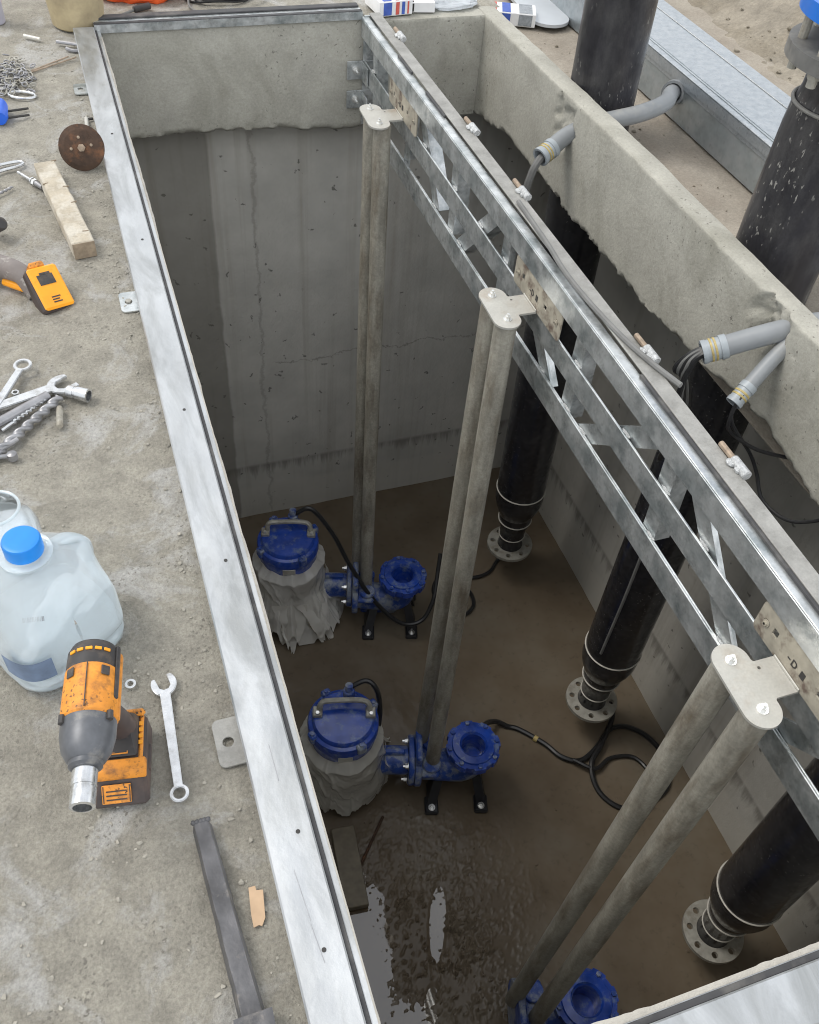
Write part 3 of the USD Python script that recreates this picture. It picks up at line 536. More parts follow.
# hinge barrels welded to the outer edge
for y0 in (3.14, 2.455, 2.08, 1.37, 1.005):
    h = part(tr, 'hinge_barrel', cat(cyl((1.117, y0 - 0.05, 0.006), (1.117, y0 + 0.002, 0.006), 0.0105, 12, c=0.002), bx((1.103, y0 - 0.035, -0.001), (1.117, y0 - 0.02, 0.010), 0.003), rough(blob((0.010, 0.012, 0.006), 2, 0.3, 3, int(y0 * 10), False), 0, 1).apply_translation((1.108, y0 - 0.005, 0.004))), M['weld'])
    part(h, 'hinge_pin', cyl((1.117, y0 + 0.001, 0.006), (1.117, y0 + 0.05, 0.006), 0.0065, 10, c=0.002), M['rust_pin'])

# ================================================================== guide rails: two pipes under a bracket
GR = [(0.615, [((0.957, 0.563), (0.958, 0.597)), ((0.965, 0.668), (0.909, 0.684))], 'guide rail pair nearest the viewer, large twin grey pipes under a blasted steel bracket', -2.42),
      (1.796, [((0.959, 1.744), (0.938, 1.655)), ((0.966, 1.849), (0.924, 1.765))], 'middle guide rail pair, twin grey pipes rising from the second pump to a bracket', -2.42),
      (2.900, [((0.972, 2.848), (0.942, 2.656)), ((0.970, 2.953), (0.925, 2.75))], 'farthest guide rail pair, twin grey pipes in front of the stained far wall', -2.42)]
for gi, (c, prs, lab, zb) in enumerate(GR):
    g = thing('guide_rail', lab, 'guide rail', (0.96, c, 0), 0, 'twin pipe guide rails')
    o = np.array([0.96, c, 0])
    for (t, b) in prs:
        P0, P1 = np.array([*b, zb]) - o, np.array([*t, -0.1645]) - o
        part(g, 'pipe', cyl(P0, P1, 0.0302, 28), M['pipe'])
    z = -0.163
    cap = LineString([(0, -0.053), (0.003, 0.053)]).buffer(0.037, 12).union(sbox(0.0, -0.04, 0.0885, 0.04)).buffer(-0.006).buffer(0.012).buffer(-0.006)
    cap = cap.union(sbox(0.05, -0.04, 0.0885, 0.04)).difference(Point(0.045, 0.025).buffer(0.0035, 8))
    bp = part(g, 'bracket_plate', prism(cap, 0.006, z), M['bracket'])
    for yy in (-0.053, 0.053): part(bp, 'bolt', mv(bolt(0.0072, 0.009, 0.008), (0.001, yy, z + 0.006), 20 + 17 * gi), M['zincnut'])
    part(g, 'bend', bx((0.0855, -0.04, z + 0.0062), (0.0885, 0.04, z + 0.012), 0.001), M['bracket'])
    pl = sbox(-0.17, -0.160, 0.115, -0.078).buffer(-0.012).buffer(0.012, 6).difference(shapely.union_all([Point(-0.145, -0.115).buffer(0.009), Point(0.09, -0.12).buffer(0.009), sbox(-0.085, -0.125, -0.068, -0.112), sbox(0.055, -0.125, 0.07, -0.108)]))
    m = prism(pl, 0.0035); vv = m.vertices; m.vertices = np.stack([0.0890 + vv[:, 2], vv[:, 0], vv[:, 1]], -1)
    bk = part(g, 'back_plate', m, M['backplate'])
    for yy, zz in ((-0.145, -0.115), (0.09, -0.12)): part(bk, 'bolt', mv(bolt(0.0052, 0.004, 0.002), (0.0888, yy, zz), 0, 0, -90), M['backplate'])
    # stamped marks on the plate: dash, D and a filled block
    tm = meshkit.text_mesh('-D', 0.016, 0.0006, True); tv = tm.vertices
    tm.vertices = np.stack([0.0887 - tv[:, 2], 0.02 - tv[:, 0], -0.132 + tv[:, 1]], -1); tm.faces = tm.faces[:, ::-1]
    part(bk, 'stamp', cat(tm, bx((0.0880, -0.034, -0.132), (0.0887, -0.022, -0.116))), M['mark'])

# ================================================================== black riser pipes
def riser(name, label, top, dusty, loc, lean=0.0):
    t = thing(name, label, 'pipe', loc, 0, None)
    if lean: UsdGeom.Xformable(stage.GetPrimAtPath(t)).AddRotateYOp().Set(lean)
    holes = shapely.union_all([Point(0.092 * math.cos(a), 0.092 * math.sin(a)).buffer(0.0125, 8) for a in np.arange(8) * math.pi / 4 + 0.3])
    fl = Point(0, 0).buffer(0.119, 24).difference(holes).difference(Point(0, 0).buffer(0.045, 16))
    f = part(t, 'foot_flange', prism(fl, 0.018, -2.455), M['flange'])
    low = [(0.0, -2.45), (0.066, -2.436), (0.062, -2.42), (0.058, -2.36), (0.066, -2.355), (0.066, -2.30), (0.083, -2.25), (0.084, -2.19), (0.090, -2.185), (0.112, -2.12), (0.120, -2.08), (0.120, -2.01), (0.1185, -2.005), (0.1185, -0.25)]
    part(t, 'reducer', lathe(low[:-2], 40), M['hdpe'])
    part(t, 'pipe', lathe([(0.1187, -2.006), (0.1185, -0.30), (0.1185, -0.22)], 40), M['hdpe'])
    for zr, rr in ((-2.357, 0.0665), (-2.235, 0.0845), (-2.008, 0.1205)):
        a = np.linspace(0, 2 * math.pi, 49); part(t, 'weld_ring', tube(np.stack([rr * np.cos(a), rr * np.sin(a), zr + 0 * a], -1), 0.0032, 6, 0, True), M['weldring'])
    if top == 'plain':
        part(t, 'upper_pipe', rough(lathe([(0.1188, -0.221), (0.114, -0.18), (0.113, 0), (0.113, 0.2), (0.113, 0.65), (0.105, 0.652), (0.0, 0.653)], 44), 0.0008, 9), M['hdpe_dusty'])
    if top == 'valve':
        part(t, 'upper_pipe', lathe([(0.122, -0.221), (0.121, 0.0), (0.116, 0.27), (0.112, 0.33)], 44), M['hdpe_dusty'])
        a = np.linspace(0, 2 * math.pi, 49); part(t, 'weld_ring', tube(np.stack([0.113 * np.cos(a), 0.113 * np.sin(a), 0.332 + 0 * a], -1), 0.005, 8, 0, True), M['darkflange'])
        part(t, 'neck', lathe([(0.108, 0.333), (0.102, 0.36), (0.098, 0.47)], 40), M['hdpe_dusty'])
        hol = shapely.union_all([Point(0.14 * math.cos(x), 0.14 * math.sin(x)).buffer(0.012, 8) for x in np.arange(8) * math.pi / 4 + 0.2])
        f1 = part(t, 'flange', prism(Point(0, 0).buffer(0.170, 28), 0.034, 0.43), M['darkflange'])
        for x in np.arange(8) * math.pi / 4 + 0.2:
            p = (0.14 * math.cos(x), 0.14 * math.sin(x))
            part(f1, 'bolt', cat(cyl((*p, 0.395), (*p, 0.53), 0.0115, 10), mv(hexnut(0.017, 0.014), (*p, 0.414))), M['flange'])
    return t
RX = 1.765
riser('riser_pipe', 'farthest black riser pipe, rising as a plain dusty pipe behind the parapet', 'plain', True, (RX - 0.055, 2.735, 0), -1.25)
riser('riser_pipe', 'middle black riser pipe with the dark bolted flange under a blue valve', 'valve', True, (RX, 1.755, 0))
riser('riser_pipe', 'nearest black riser pipe, lying partly behind the lower right end of the girder', 'none', True, (RX, 0.675, 0))
vt = thing('gate_valve', 'bright blue valve bolted on the flange of the black riser pipe', 'valve', (RX, 1.755, 0.53))
part(vt, 'valve_flange', prism(Point(0, 0).buffer(0.172, 28), 0.035, 0.0), M['valve'])
part(vt, 'valve_body', lathe([(0.11, 0.036), (0.10, 0.07), (0.125, 0.16), (0.10, 0.26), (0.0, 0.27)], 32), M['valve'])
part(vt, 'valve_stem', cyl((0, 0, 0.27), (0, 0, 0.45), 0.02), M['steel'])

# ================================================================== pumps and their discharge elbows
def lug_ring(r0, r1, n, lug):
    p = Point(0, 0).buffer(r1 - lug, 24)
    for k in range(n):
        a = k * 2 * math.pi / n + 0.2; p = p.union(affinity.rotate(sbox(r0, -0.026, r1, 0.026), math.degrees(a), origin=(0, 0)))
    return p.intersection(Point(0, 0).buffer(r1, 24)).difference(Point(0, 0).buffer(r0, 24)).buffer(0.003).buffer(-0.003)
def make_pump(label, loc, rot):
    t = thing('pump', label, 'pump', loc, rot, 'blue submersible pumps on the pit floor')
    part(t, 'motor_head', lathe([(0.0, 0.565), (0.06, 0.563), (0.118, 0.556), (0.124, 0.550), (0.128, 0.538), (0.142, 0.534), (0.146, 0.525), (0.146, 0.49), (0.140, 0.484), (0.138, 0.43), (0.120, 0.40), (0.118, 0.30)], 44), M['blue'])
    part(t, 'motor_body', lathe([(0.118, 0.302), (0.125, 0.29), (0.122, 0.16), (0.128, 0.14), (0.130, 0.10), (0.125, 0.05), (0.1, 0.03), (0, 0.03)], 40), M['castdark'])
    hd = part(t, 'handle', cat(tube([(-0.098, 0.02, 0.555), (-0.092, 0.035, 0.60), (-0.06, 0.045, 0.606), (0.06, 0.05, 0.606), (0.10, 0.038, 0.60), (0.106, 0.02, 0.555)], 0.012, 8, 5), bx((-0.125, -0.005, 0.552), (-0.085, 0.04, 0.575), 0.004), bx((0.09, -0.005, 0.552), (0.13, 0.04, 0.575), 0.004)), M['flange'])
    for xx_ in (-0.105, 0.112): part(hd, 'bolt', mv(hexnut(0.008, 0.008), (xx_, 0.006, 0.575)), M['zincnut'])
    part(t, 'cable_gland', cat(cyl((0.02, 0.10, 0.55), (0.02, 0.10, 0.60), 0.024, 14, c=0.004), cyl((0.02, 0.10, 0.60), (0.02, 0.105, 0.63), 0.016, 12)), M['blue_dusty'])
    for k in range(4):
        a = k * math.pi / 2 + 0.55; part(t, 'cover_lug', cat(mv(bx((0.128, -0.02, 0.50), (0.158, 0.02, 0.548), 0.006), rz=math.degrees(a)), mv(hexnut(0.009, 0.008), (0.143 * math.cos(a), 0.143 * math.sin(a), 0.548))), M['blue_dusty'])
    part(t, 'name_plate', mv(bx((0.1375, -0.03, 0.435), (0.1405, 0.03, 0.475), 0.001), rz=-85), M['zincnut'])
    part(t, 'discharge_pipe', cat(cyl((0.10, 0, 0.19), (0.285, 0, 0.19), 0.062, 24), bx((0.10, -0.012, 0.24), (0.27, 0.012, 0.275), 0.005)), M['blue_dusty'])
    fl = part(t, 'pump_flange', mv(cyl((0, 0, 0), (0.024, 0, 0), 0.108, 28, c=0.004), (0.287, 0, 0.19)), M['blue_dusty'])
    for k in range(4):
        a = k * math.pi / 2 + math.pi / 4
        part(fl, 'bolt', mv(bolt(0.012, 0.012, 0.012), (0.285, 0.085 * math.cos(a), 0.19 + 0.085 * math.sin(a)), 0, 0, -90), M['zincnut'])
    return t
def make_elbow(label, loc, rot):
    t = thing('discharge_elbow', label, 'pipe elbow', loc, rot, 'blue discharge elbows at the foot of the guide rails')
    part(t, 'claw_flange', cat(mv(cyl((0, 0, 0), (0.028, 0, 0), 0.112, 28, c=0.004), (0.3135, 0, 0.19)), bx((0.3145, -0.075, 0.26), (0.341, 0.075, 0.335), 0.006)), M['blue_dusty'])
    e = [(0.33, 0, 0.17), (0.44, 0, 0.150), (0.52, 0, 0.155), (0.555, 0, 0.18), (0.56, 0, 0.215)]
    part(t, 'bend', cat(tube(e, [0.072, 0.07, 0.075, 0.07, 0.066], 20, 6), bx((0.36, -0.02, 0.03), (0.54, 0.02, 0.12), 0.008), mv(lathe([(0.066, 0.205), (0.066, 0.292), (0.058, 0.292)], 28), (0.56, 0, 0))), M['blue_dusty'])
    part(t, 'guide_boss', cat(bx((0.335, -0.10, 0.215), (0.42, 0.10, 0.246), 0.01), cyl((0.385, 0.052, 0.245), (0.385, 0.052, 0.262), 0.04, 18, c=0.004), cyl((0.385, -0.052, 0.245), (0.385, -0.052, 0.262), 0.04, 18, c=0.004)), M['blue_dusty'])
    ring = prism(lug_ring(0.052, 0.118, 8, 0.007), 0.036, 0.292)
    part(t, 'top_flange', mv(cat(ring, lathe([(0.0525, 0.327), (0.060, 0.338), (0.090, 0.336), (0.094, 0.327)], 36)), (0.56, 0, 0)), M['blue'])
    part(t, 'bore', mv(lathe([(0.0, 0.222), (0.050, 0.222), (0.0518, 0.327)], 28), (0.56, 0, 0)), M['blue'])
    for k in range(8):
        a = k * math.pi / 4 + 0.2; part(t, 'flange_nut', mv(hexnut(0.010, 0.010), (0.56 + 0.104 * math.cos(a), 0.104 * math.sin(a), 0.3285)), M['blue_dusty'])
    for pth in ('top_flange', 'bore'): pass
    for sx, sy_ in ((0.40, -0.13), (0.62, -0.12), (0.40, 0.12), (0.62, 0.12)):
        f = part(t, 'foot', cat(bx((sx - 0.03, sy_ - 0.04, 0.002), (sx + 0.03, sy_ + 0.04, 0.03), 0.006), trimesh.convex.convex_hull(np.array([(sx - 0.02, sy_, 0.03), (sx + 0.02, sy_, 0.03), (sx - 0.02, sy_ * 0.25, 0.03), (sx + 0.02, sy_ * 0.25, 0.03), (sx * 0.7 + 0.155 - 0.02, sy_ * 0.2, 0.14), (sx * 0.7 + 0.155 + 0.02, sy_ * 0.2, 0.14)]))), M['castdark'])
        part(f, 'anchor_bolt', mv(bolt(0.010, 0.012, 0.014), (sx, sy_ - 0.015 * np.sign(-sy_), 0.03)), M['zincnut'])
    return t
PR = -17.0
p0 = make_pump('blue pump wrapped in muddy plastic, nearer the puddle and the wet board', (0.575, 1.80, FLOOR), PR)
copy_of(p0, 'pump', 'blue pump in torn whitish plastic, the farther one near the stained wall', 'pump', (0.585, 2.795, FLOOR), PR, 'blue submersible pumps on the pit floor')
e0 = make_elbow('blue discharge elbow at the foot of the middle guide rail pair', (0.575, 1.80, FLOOR), PR)
copy_of(e0, 'discharge_elbow', 'blue discharge elbow at the foot of the farthest guide rail pair', 'pipe elbow', (0.575, 2.76, FLOOR), PR, 'blue discharge elbows at the foot of the guide rails')
copy_of(e0, 'discharge_elbow', 'blue discharge elbow at the lower edge under the nearest guide rail pair', 'pipe elbow', (0.60, 0.745, FLOOR), PR, 'blue discharge elbows at the foot of the guide rails')

def wrap(loc, seed, ztop, zbot, r0, flare, mat, label, dirs):
    """crumpled film round a pump body: a folded sleeve with a torn hem"""
    n, k = 260, 120; a = np.arange(n) / n * 2 * math.pi; Z = np.linspace(0, 1, k); rw = np.random.default_rng(seed)
    A, T = np.meshgrid(a, Z); P = np.stack([np.cos(A), np.sin(A), T * 1.6], -1)
    wig = 0.35 * fb(P, 2.0, 3, seed + 9); crease = 0 * A
    for _ in range(26):
        a0, sl, wd, t0, tl = rw.uniform(0, 2 * math.pi), rw.uniform(-2.2, 2.2), rw.uniform(0.035, 0.10), rw.uniform(0, 1), rw.uniform(0.15, 0.5)
        dd = np.angle(np.exp(1j * (A - a0 - sl * (T - t0) - wig)))
        crease = crease + rw.uniform(-0.2, 1.0) * np.exp(-np.abs(dd / wd) ** 1.4) * np.exp(-((T - t0) / tl) ** 2)
    skirt = np.clip((T - 0.45) / 0.55, 0, 1) ** 1.3
    bulge = sum(w * np.exp(-((np.angle(np.exp(1j * (A - ang)))) / wd) ** 2) for ang, w, wd in dirs)
    R = r0 + 0.012 + 0.040 * fb(P, 1.7, 2, seed) + 0.016 * crease + 0.006 * fb(P, 7.0, 2, seed + 8) + skirt * (flare * (0.5 + 1.1 * fb(P, 2.0, 3, seed + 2) + 0.5) + bulge) - 0.045 * (0.10 - np.minimum(T, 0.10)) / 0.10
    tear = 0.10 * np.clip(fb(np.stack([np.cos(a) * 2.5, np.sin(a) * 2.5, 0 * a], -1), 2.4, 4, seed + 3) * 2.4, -0.2, 0.9)
    hem = zbot + tear; top = ztop + 0.02 * fb(np.stack([np.cos(a), np.sin(a), 0 * a], -1), 2.5, 3, seed + 4) * 2
    Zw = top + (hem - top) * T + 0.010 * fb(P, 5, 2, seed + 5)
    V = np.stack([R * np.cos(A), R * np.sin(A), np.maximum(Zw, 0.004)], -1).reshape(-1, 3)
    I, J = np.meshgrid(np.arange(n), np.arange(k - 1)); q_ = J * n + I; q2 = J * n + (I + 1) % n
    m = tri(V, np.stack([q_.ravel(), (q_ + n).ravel(), (q2 + n).ravel(), q2.ravel()], 1))
    t = thing('plastic_wrap', label, 'plastic bag', loc, 0)
    part(t, 'sleeve', m, mat, True)
    # a few loose torn flaps
    for i, (ang, w, wd) in enumerate(dirs):
        c = np.array([math.cos(ang), math.sin(ang), 0]); s_ = np.array([-c[1], c[0], 0])
        nu, nw = 34, 30
        U, Wd = np.meshgrid(np.linspace(0, 1, nu), np.linspace(-1, 1, nw))
        edge = fb(np.stack([Wd * 2.5, 0 * Wd, 0 * Wd], -1), 1.5, 2, seed + 40 + i) * 0.8
        Lw = np.clip(1 - 0.55 * Wd ** 2 + edge, 0.15, 1.5)
        Q = c * (r0 + 0.015 + (0.07 + w) * U[..., None] * Lw[..., None]) + s_ * (0.085 * Wd * (1 - 0.35 * U))[..., None] + np.array([0, 0, 1]) * (zbot + 0.22 - 0.24 * (U * Lw) ** 0.8)[..., None]
        Q = Q + 0.060 * np.stack([fb(Q, 9, 2, seed + 20 + i + c_) for c_ in range(3)], -1); Q[..., 2] = np.maximum(Q[..., 2], 0.006)
        I, J = np.meshgrid(np.arange(nu - 1), np.arange(nw - 1)); b = (J * nu + I).ravel()
        part(t, 'flap', tri(Q.reshape(-1, 3), np.stack([b, b + 1, b + nu + 1, b + nu], 1)), mat, 60)
    return t
wrap((0.575, 1.80, FLOOR), 200, 0.44, 0.05, 0.160, 0.012, M['bagdark'], 'muddy grey film wrapped tightly round the pump beside the puddle', [(-0.15, 0.02, 0.5), (0.5, 0.03, 0.4)])
wrap((0.585, 2.795, FLOOR), 220, 0.44, 0.03, 0.160, 0.050, M['bag'], 'torn whitish film hanging in rags round the farther pump', [(-0.25, 0.07, 0.5), (-1.1, 0.05, 0.4), (-1.8, 0.03, 0.35)])
bd = solo('board', mv(bx((-0.05, -0.20, 0), (0.05, 0.14, 0.038), 0.003), (0.50, 1.43, FLOOR + 0.004), -6), M['wetwood'], 'wet timber board on the floor in front of the muddy wrapped pump', 'board')
solo('rusty_rod', cyl((0.70, 1.575, FLOOR + 0.012), (0.545, 1.40, FLOOR + 0.010), 0.006, 8), M['rust'], 'thin rusty rod beside the wet board', 'rod')

# cables on the floor and from the conduits
FZ = FLOOR + 0.014
c1 = [(1.19, 1.735, -2.47), (1.27, 1.82, -2.54), (1.346, 1.85, FZ + 0.03), (1.40, 1.825, FZ), (1.448, 1.793, FZ), (1.533, 1.692, FZ), (1.582, 1.608, FZ), (1.66, 1.565, FZ), (1.76, 1.60, FZ + 0.01), (1.86, 1.665, FZ + 0.01), (1.95, 1.655, FZ + 0.01), (2.03, 1.575, FZ), (2.05, 1.45, FZ), (1.99, 1.33, FZ), (1.86, 1.285, FZ), (1.74, 1.30, FZ), (1.676, 1.40, FZ), (1.69, 1.52, FZ + 0.022), (1.78, 1.60, FZ + 0.03), (1.90, 1.72, FZ + 0.03), (1.885, 1.78, -2.5), (1.86, 1.83, -2.2), (1.872, 1.83, -1.6), (1.89, 1.81, -0.6)]
w = solo('power_cable', tube(c1, 0.0125, 8, 10), M['cable'], 'black cable coiled on the floor from the middle elbow to the middle riser', 'cable')
c1b = [(1.62, 1.57, FZ + 0.02), (1.70, 1.50, FZ + 0.02), (1.80, 1.535, FZ), (1.90, 1.515, FZ), (1.94, 1.45, FZ), (1.935, 1.36, FZ + 0.02), (1.86, 1.27, FZ + 0.02)]
solo('power_cable', tube(c1b, 0.010, 8, 10), M['cable'], 'thinner black loop inside the cable coil by the middle riser', 'cable')
solo('cable_tie', cyl((1.498, 1.735, FZ), (1.510, 1.720, FZ), 0.0145, 10), M['yellow'], 'small yellow tie round the black floor cable', 'cable tie')
c2 = [(0.635, 2.885, -2.05), (0.72, 2.87, -2.02), (0.80, 2.78, -2.12), (0.86, 2.68, -2.26), (0.95, 2.56, -2.42), (1.06, 2.46, -2.52), (1.17, 2.44, -2.52), (1.25, 2.50, -2.44), (1.30, 2.60, -2.36), (1.33, 2.66, -2.30)]
solo('power_cable', tube(c2, 0.011, 8, 10), M['cable'], 'black cable running from the farther pump top across its elbow', 'cable')
c3 = [(0.625, 1.90, -2.05), (0.70, 1.90, -2.03), (0.735, 1.86, -2.06), (0.74, 1.82, -2.16), (0.73, 1.80, -2.30)]
solo('power_cable', tube(c3, 0.011, 8, 10), M['cable'], 'short black cable bent over the top of the muddy wrapped pump', 'cable')
c4 = [(1.80, 2.70, -2.30), (1.77, 2.77, FZ + 0.05), (1.744, 2.785, FZ), (1.669, 2.72, FZ), (1.578, 2.705, FZ), (1.50, 2.73, FZ), (1.40, 2.76, FZ), (1.33, 2.68, FZ), (1.34, 2.56, FZ), (1.42, 2.49, FZ), (1.50, 2.53, FZ), (1.515, 2.62, FZ), (1.47, 2.70, FZ), (1.38, 2.72, FZ)]
solo('power_cable', tube(c4, 0.010, 8, 10), M['cable'], 'black cable looped on the floor below the farthest riser', 'cable')
c5 = [(1.645, 1.675, -0.62), (1.643, 1.68, -1.1), (1.636, 1.67, -1.5), (1.640, 1.68, -1.9)]
solo('grey_cord', tube(c5, 0.006, 6, 8), M['greyrubber'], 'thin grey cord hanging down the middle riser', 'cord')

def conduit(label, pts, r, cpts, group='grey conduits through the parapet'):
    t = thing('conduit', label, 'conduit', (0, 0, 0), 0, group)
    p = np.array(pts, float); part(t, 'tube', tube(p, r, 20, 8), M['conduit'])
    d = p[0] - p[1]; d /= np.linalg.norm(d); e = p[0]
    part(t, 'coupling', along(lathe([(r * 0.8, -0.036), (r * 1.14, -0.036), (r * 1.16, -0.02), (r * 1.05, -0.0195), (r * 1.05, 0.012), (r * 1.12, 0.0125), (r * 1.12, 0.024), (r * 0.86, 0.024), (r * 0.84, -0.03)], 24), e, d), M['coupling'])
    for z in (-0.008, 0.002): part(t, 'seal_band', along(lathe([(r * 1.04, z - 0.003), (r * 1.11, z - 0.002), (r * 1.11, z + 0.002), (r * 1.04, z + 0.003)], 24), e, d), M['yellow'])
    for i, cp in enumerate(cpts): part(t, 'wire', tube(cp[0], cp[1], 8, 10), cp[2])
    return t
g = M['greyrubber']
conduit('upper grey conduit with one thick black cable, running into the zinc duct', [(1.435, 2.552, -0.158), (1.53, 2.590, -0.122), (1.62, 2.575, -0.085), (1.76, 2.565, -0.060), (1.90, 2.64, -0.070), (2.00, 2.755, -0.095), (2.05, 2.80, -0.105)], 0.028,
        [([(1.47, 2.572, -0.145), (1.41, 2.54, -0.175), (1.385, 2.53, -0.22), (1.38, 2.54, -0.32), (1.39, 2.56, -0.55), (1.45, 2.60, -1.1)], 0.013, g)])
conduit('thick grey conduit near the right edge spilling a bundle of cables', [(1.392, 1.465, -0.122), (1.53, 1.425, -0.062), (1.64, 1.40, -0.035), (1.8, 1.37, -0.05), (2.08, 1.33, -0.08)], 0.027,
        [([(1.43, 1.455, -0.105), (1.37, 1.470 + 0.005 * i, -0.14), (1.355 - 0.004 * i, 1.475 + 0.008 * i, -0.18 - 0.006 * i), (1.36 + 0.012 * i, 1.485 + 0.010 * i, -0.27), (1.42 + 0.02 * i, 1.53 + 0.012 * i, -0.45), (1.56 + 0.016 * i, 1.68 + 0.01 * i, -0.75)], 0.0078, g if i % 2 else M['cable']) for i in range(5)])
conduit('thinner grey conduit just below the thick one', [(1.422, 1.347, -0.180), (1.53, 1.387, -0.092), (1.60, 1.40, -0.05), (1.75, 1.41, -0.03)], 0.0192,
        [([(1.45, 1.35, -0.15), (1.41, 1.333, -0.18), (1.40, 1.325, -0.24), (1.43, 1.33, -0.29), (1.50, 1.29, -0.33), (1.60, 1.235, -0.34)], 0.005, M['cable']),
         ([(1.45, 1.35, -0.15), (1.405, 1.33, -0.185), (1.415, 1.33, -0.25), (1.50, 1.31, -0.36), (1.53, 1.285, -0.42), (1.535, 1.23, -0.47), (1.56, 1.14, -0.46), (1.61, 1.05, -0.36)], 0.005, M['cable'])])

# ================================================================== zinc cable duct on the lower slab
dt = thing('cable_duct', 'long galvanised cable duct with a flat lid lying behind the parapet', 'duct', (2.04, 1.3, -0.2))
part(dt, 'trough', bx((0, -0.9, 0.006), (0.27, 4.2, 0.165), 0.003), M['duct_side'])
part(dt, 'lid', cat(bx((-0.006, -0.9, 0.1655), (0.276, 4.2, 0.1715), 0.002), bx((-0.006, -0.9, 0.135), (-0.0015, 4.2, 0.1652)), bx((0.2715, -0.9, 0.135), (0.276, 4.2, 0.1652))), M['duct'])
part(dt, 'lid_seam', cat(bx((0.018, -0.9, 0.1716), (0.022, 4.2, 0.1740), 0.001), bx((0.030, -0.9, 0.1716), (0.0325, 4.2, 0.1728))), M['duct_side'])
part(dt, 'lid_seam', bx((0.205, -0.9, 0.1716), (0.2085, 4.2, 0.1745), 0.001), M['weld'])
part(dt, 'side_seam', bx((-0.0035, -0.9, 0.120), (-0.0004, 4.2, 0.1345), 0.001), M['duct'])
part(dt, 'duct_gland', along(lathe([(0.032, -0.02), (0.041, -0.02), (0.041, 0.0), (0.036, 0.001), (0.036, 0.02), (0.032, 0.02)], 24), (-0.012, 1.478, 0.10), (0.5, 0.45, -0.1)), M['conduit'])
solo('sheet_offcut', mv(prism(LineString([(0, 0), (0, 0.9)]).buffer(0.085, 12).union(sbox(-0.085, 0, 0.085, 0.9)), 0.012).apply_transform(np.eye(4)), (1.955, 3.66, -0.18), -3), M['sheet'], 'pale round ended sheet lying between the parapet corner and the duct', 'sheet')
solo('conduit_stub', tube([(2.30, 2.05, -0.13), (2.42, 2.13, -0.10), (2.6, 2.2, -0.12)], 0.028, 16, 6), M['conduit'], 'pale conduit stub leaving the far side of the zinc duct', 'conduit')
solo('rubber_cord', tube([(1.083, 2.02, 0.006), (1.078, 1.90, 0.006), (1.074, 1.80, 0.005), (1.066, 1.69, 0.004), (1.068, 1.56, 0.005), (1.082, 1.42, 0.006), (1.102, 1.32, 0.0065), (1.128, 1.235, 0.006)], 0.0065, 8, 10), M['greyrubber'], 'grey rubber cord lying along the top of the girder', 'cord')

# ================================================================== things on the tool deck
def wrench_poly(L, jaw, ringr, w, open_=True, ring=True):
    """combination wrench along +y: ring at y=0, open jaw at y=L"""
    bar = Polygon([(-w * 0.42, ringr * 0.6), (w * 0.42, ringr * 0.6), (w * 0.55, L - jaw * 0.7), (-w * 0.55, L - jaw * 0.7)])
    p = bar
    if ring: p = p.union(Point(0, 0).buffer(ringr, 16)).difference(Point(0, 0).buffer(ringr * 0.66, 12))
    if open_:
        h = affinity.scale(Point(0, L).buffer(1, 16), jaw, jaw * 1.12); h = affinity.rotate(h, 0)
        slot = Polygon([(-jaw * 0.46, L - jaw * 0.28), (-jaw * 0.2, L - jaw * 0.55), (jaw * 0.2, L - jaw * 0.55), (jaw * 0.46, L - jaw * 0.28), (jaw * 0.55, L + jaw * 2), (-jaw * 0.55, L + jaw * 2)])
        p = p.union(h.difference(affinity.rotate(slot, 15, origin=(0, L))).difference(affinity.rotate(sbox(-jaw * 2, L + jaw * 0.72, jaw * 2, L + jaw * 2), 15, origin=(0, L))))
    return p.buffer(-0.0012).buffer(0.0024, 4).buffer(-0.0012)
def wrench_mesh(L, jaw, ringr, w, th, **k):
    p = wrench_poly(L, jaw, ringr, w, **k)
    return cat(prism(p.buffer(-0.0012), th, 0), prism(p, th * 0.62, th * 0.19))
def lay(m, p, d2, tilt=0.0):
    """mesh along +y laid on the deck at p pointing along d2"""
    rz = math.degrees(math.atan2(-d2[0], d2[1])); return mv(mv(m, rx=tilt), p, rz)
DT = D + 0.003
solo('combination_wrench', lay(wrench_mesh(0.186, 0.0195, 0.0135, 0.0145, 0.0075), (-0.040, 0.632, DT + 0.002), (0.006, 0.186)), M['chrome'], 'chrome combination wrench lying right of the orange impact driver', 'wrench')
solo('washer', mv(prism(Point(0, 0).buffer(0.0085, 12).difference(Point(0, 0).buffer(0.0048, 10)), 0.002), (-0.083, 0.835, DT + 0.002)), M['chrome'], 'small steel washer between the impact driver and the single wrench', 'washer')
solo('combination_wrench', lay(wrench_mesh(0.30, 0.029, 0.021, 0.022, 0.010), (-0.405, 1.478, DT + 0.012), (0.279, 0.093), -1.5), M['chrome'], 'large open ended wrench on top of the tool heap', 'wrench')
solo('ring_wrench', lay(wrench_mesh(0.24, 0.02, 0.0185, 0.017, 0.009, open_=False), (-0.193, 1.645, DT + 0.012), (-0.085, -0.17), -1), M['chrome'], 'ring wrench pointing up and away from the tool heap', 'wrench')
solo('extension_bar', cyl((-0.31, 1.447, DT + 0.012), (-0.150, 1.541, DT + 0.016), 0.0095, 16, c=0.002), M['steel'], 'dark round steel bar under the large wrench', 'bar')
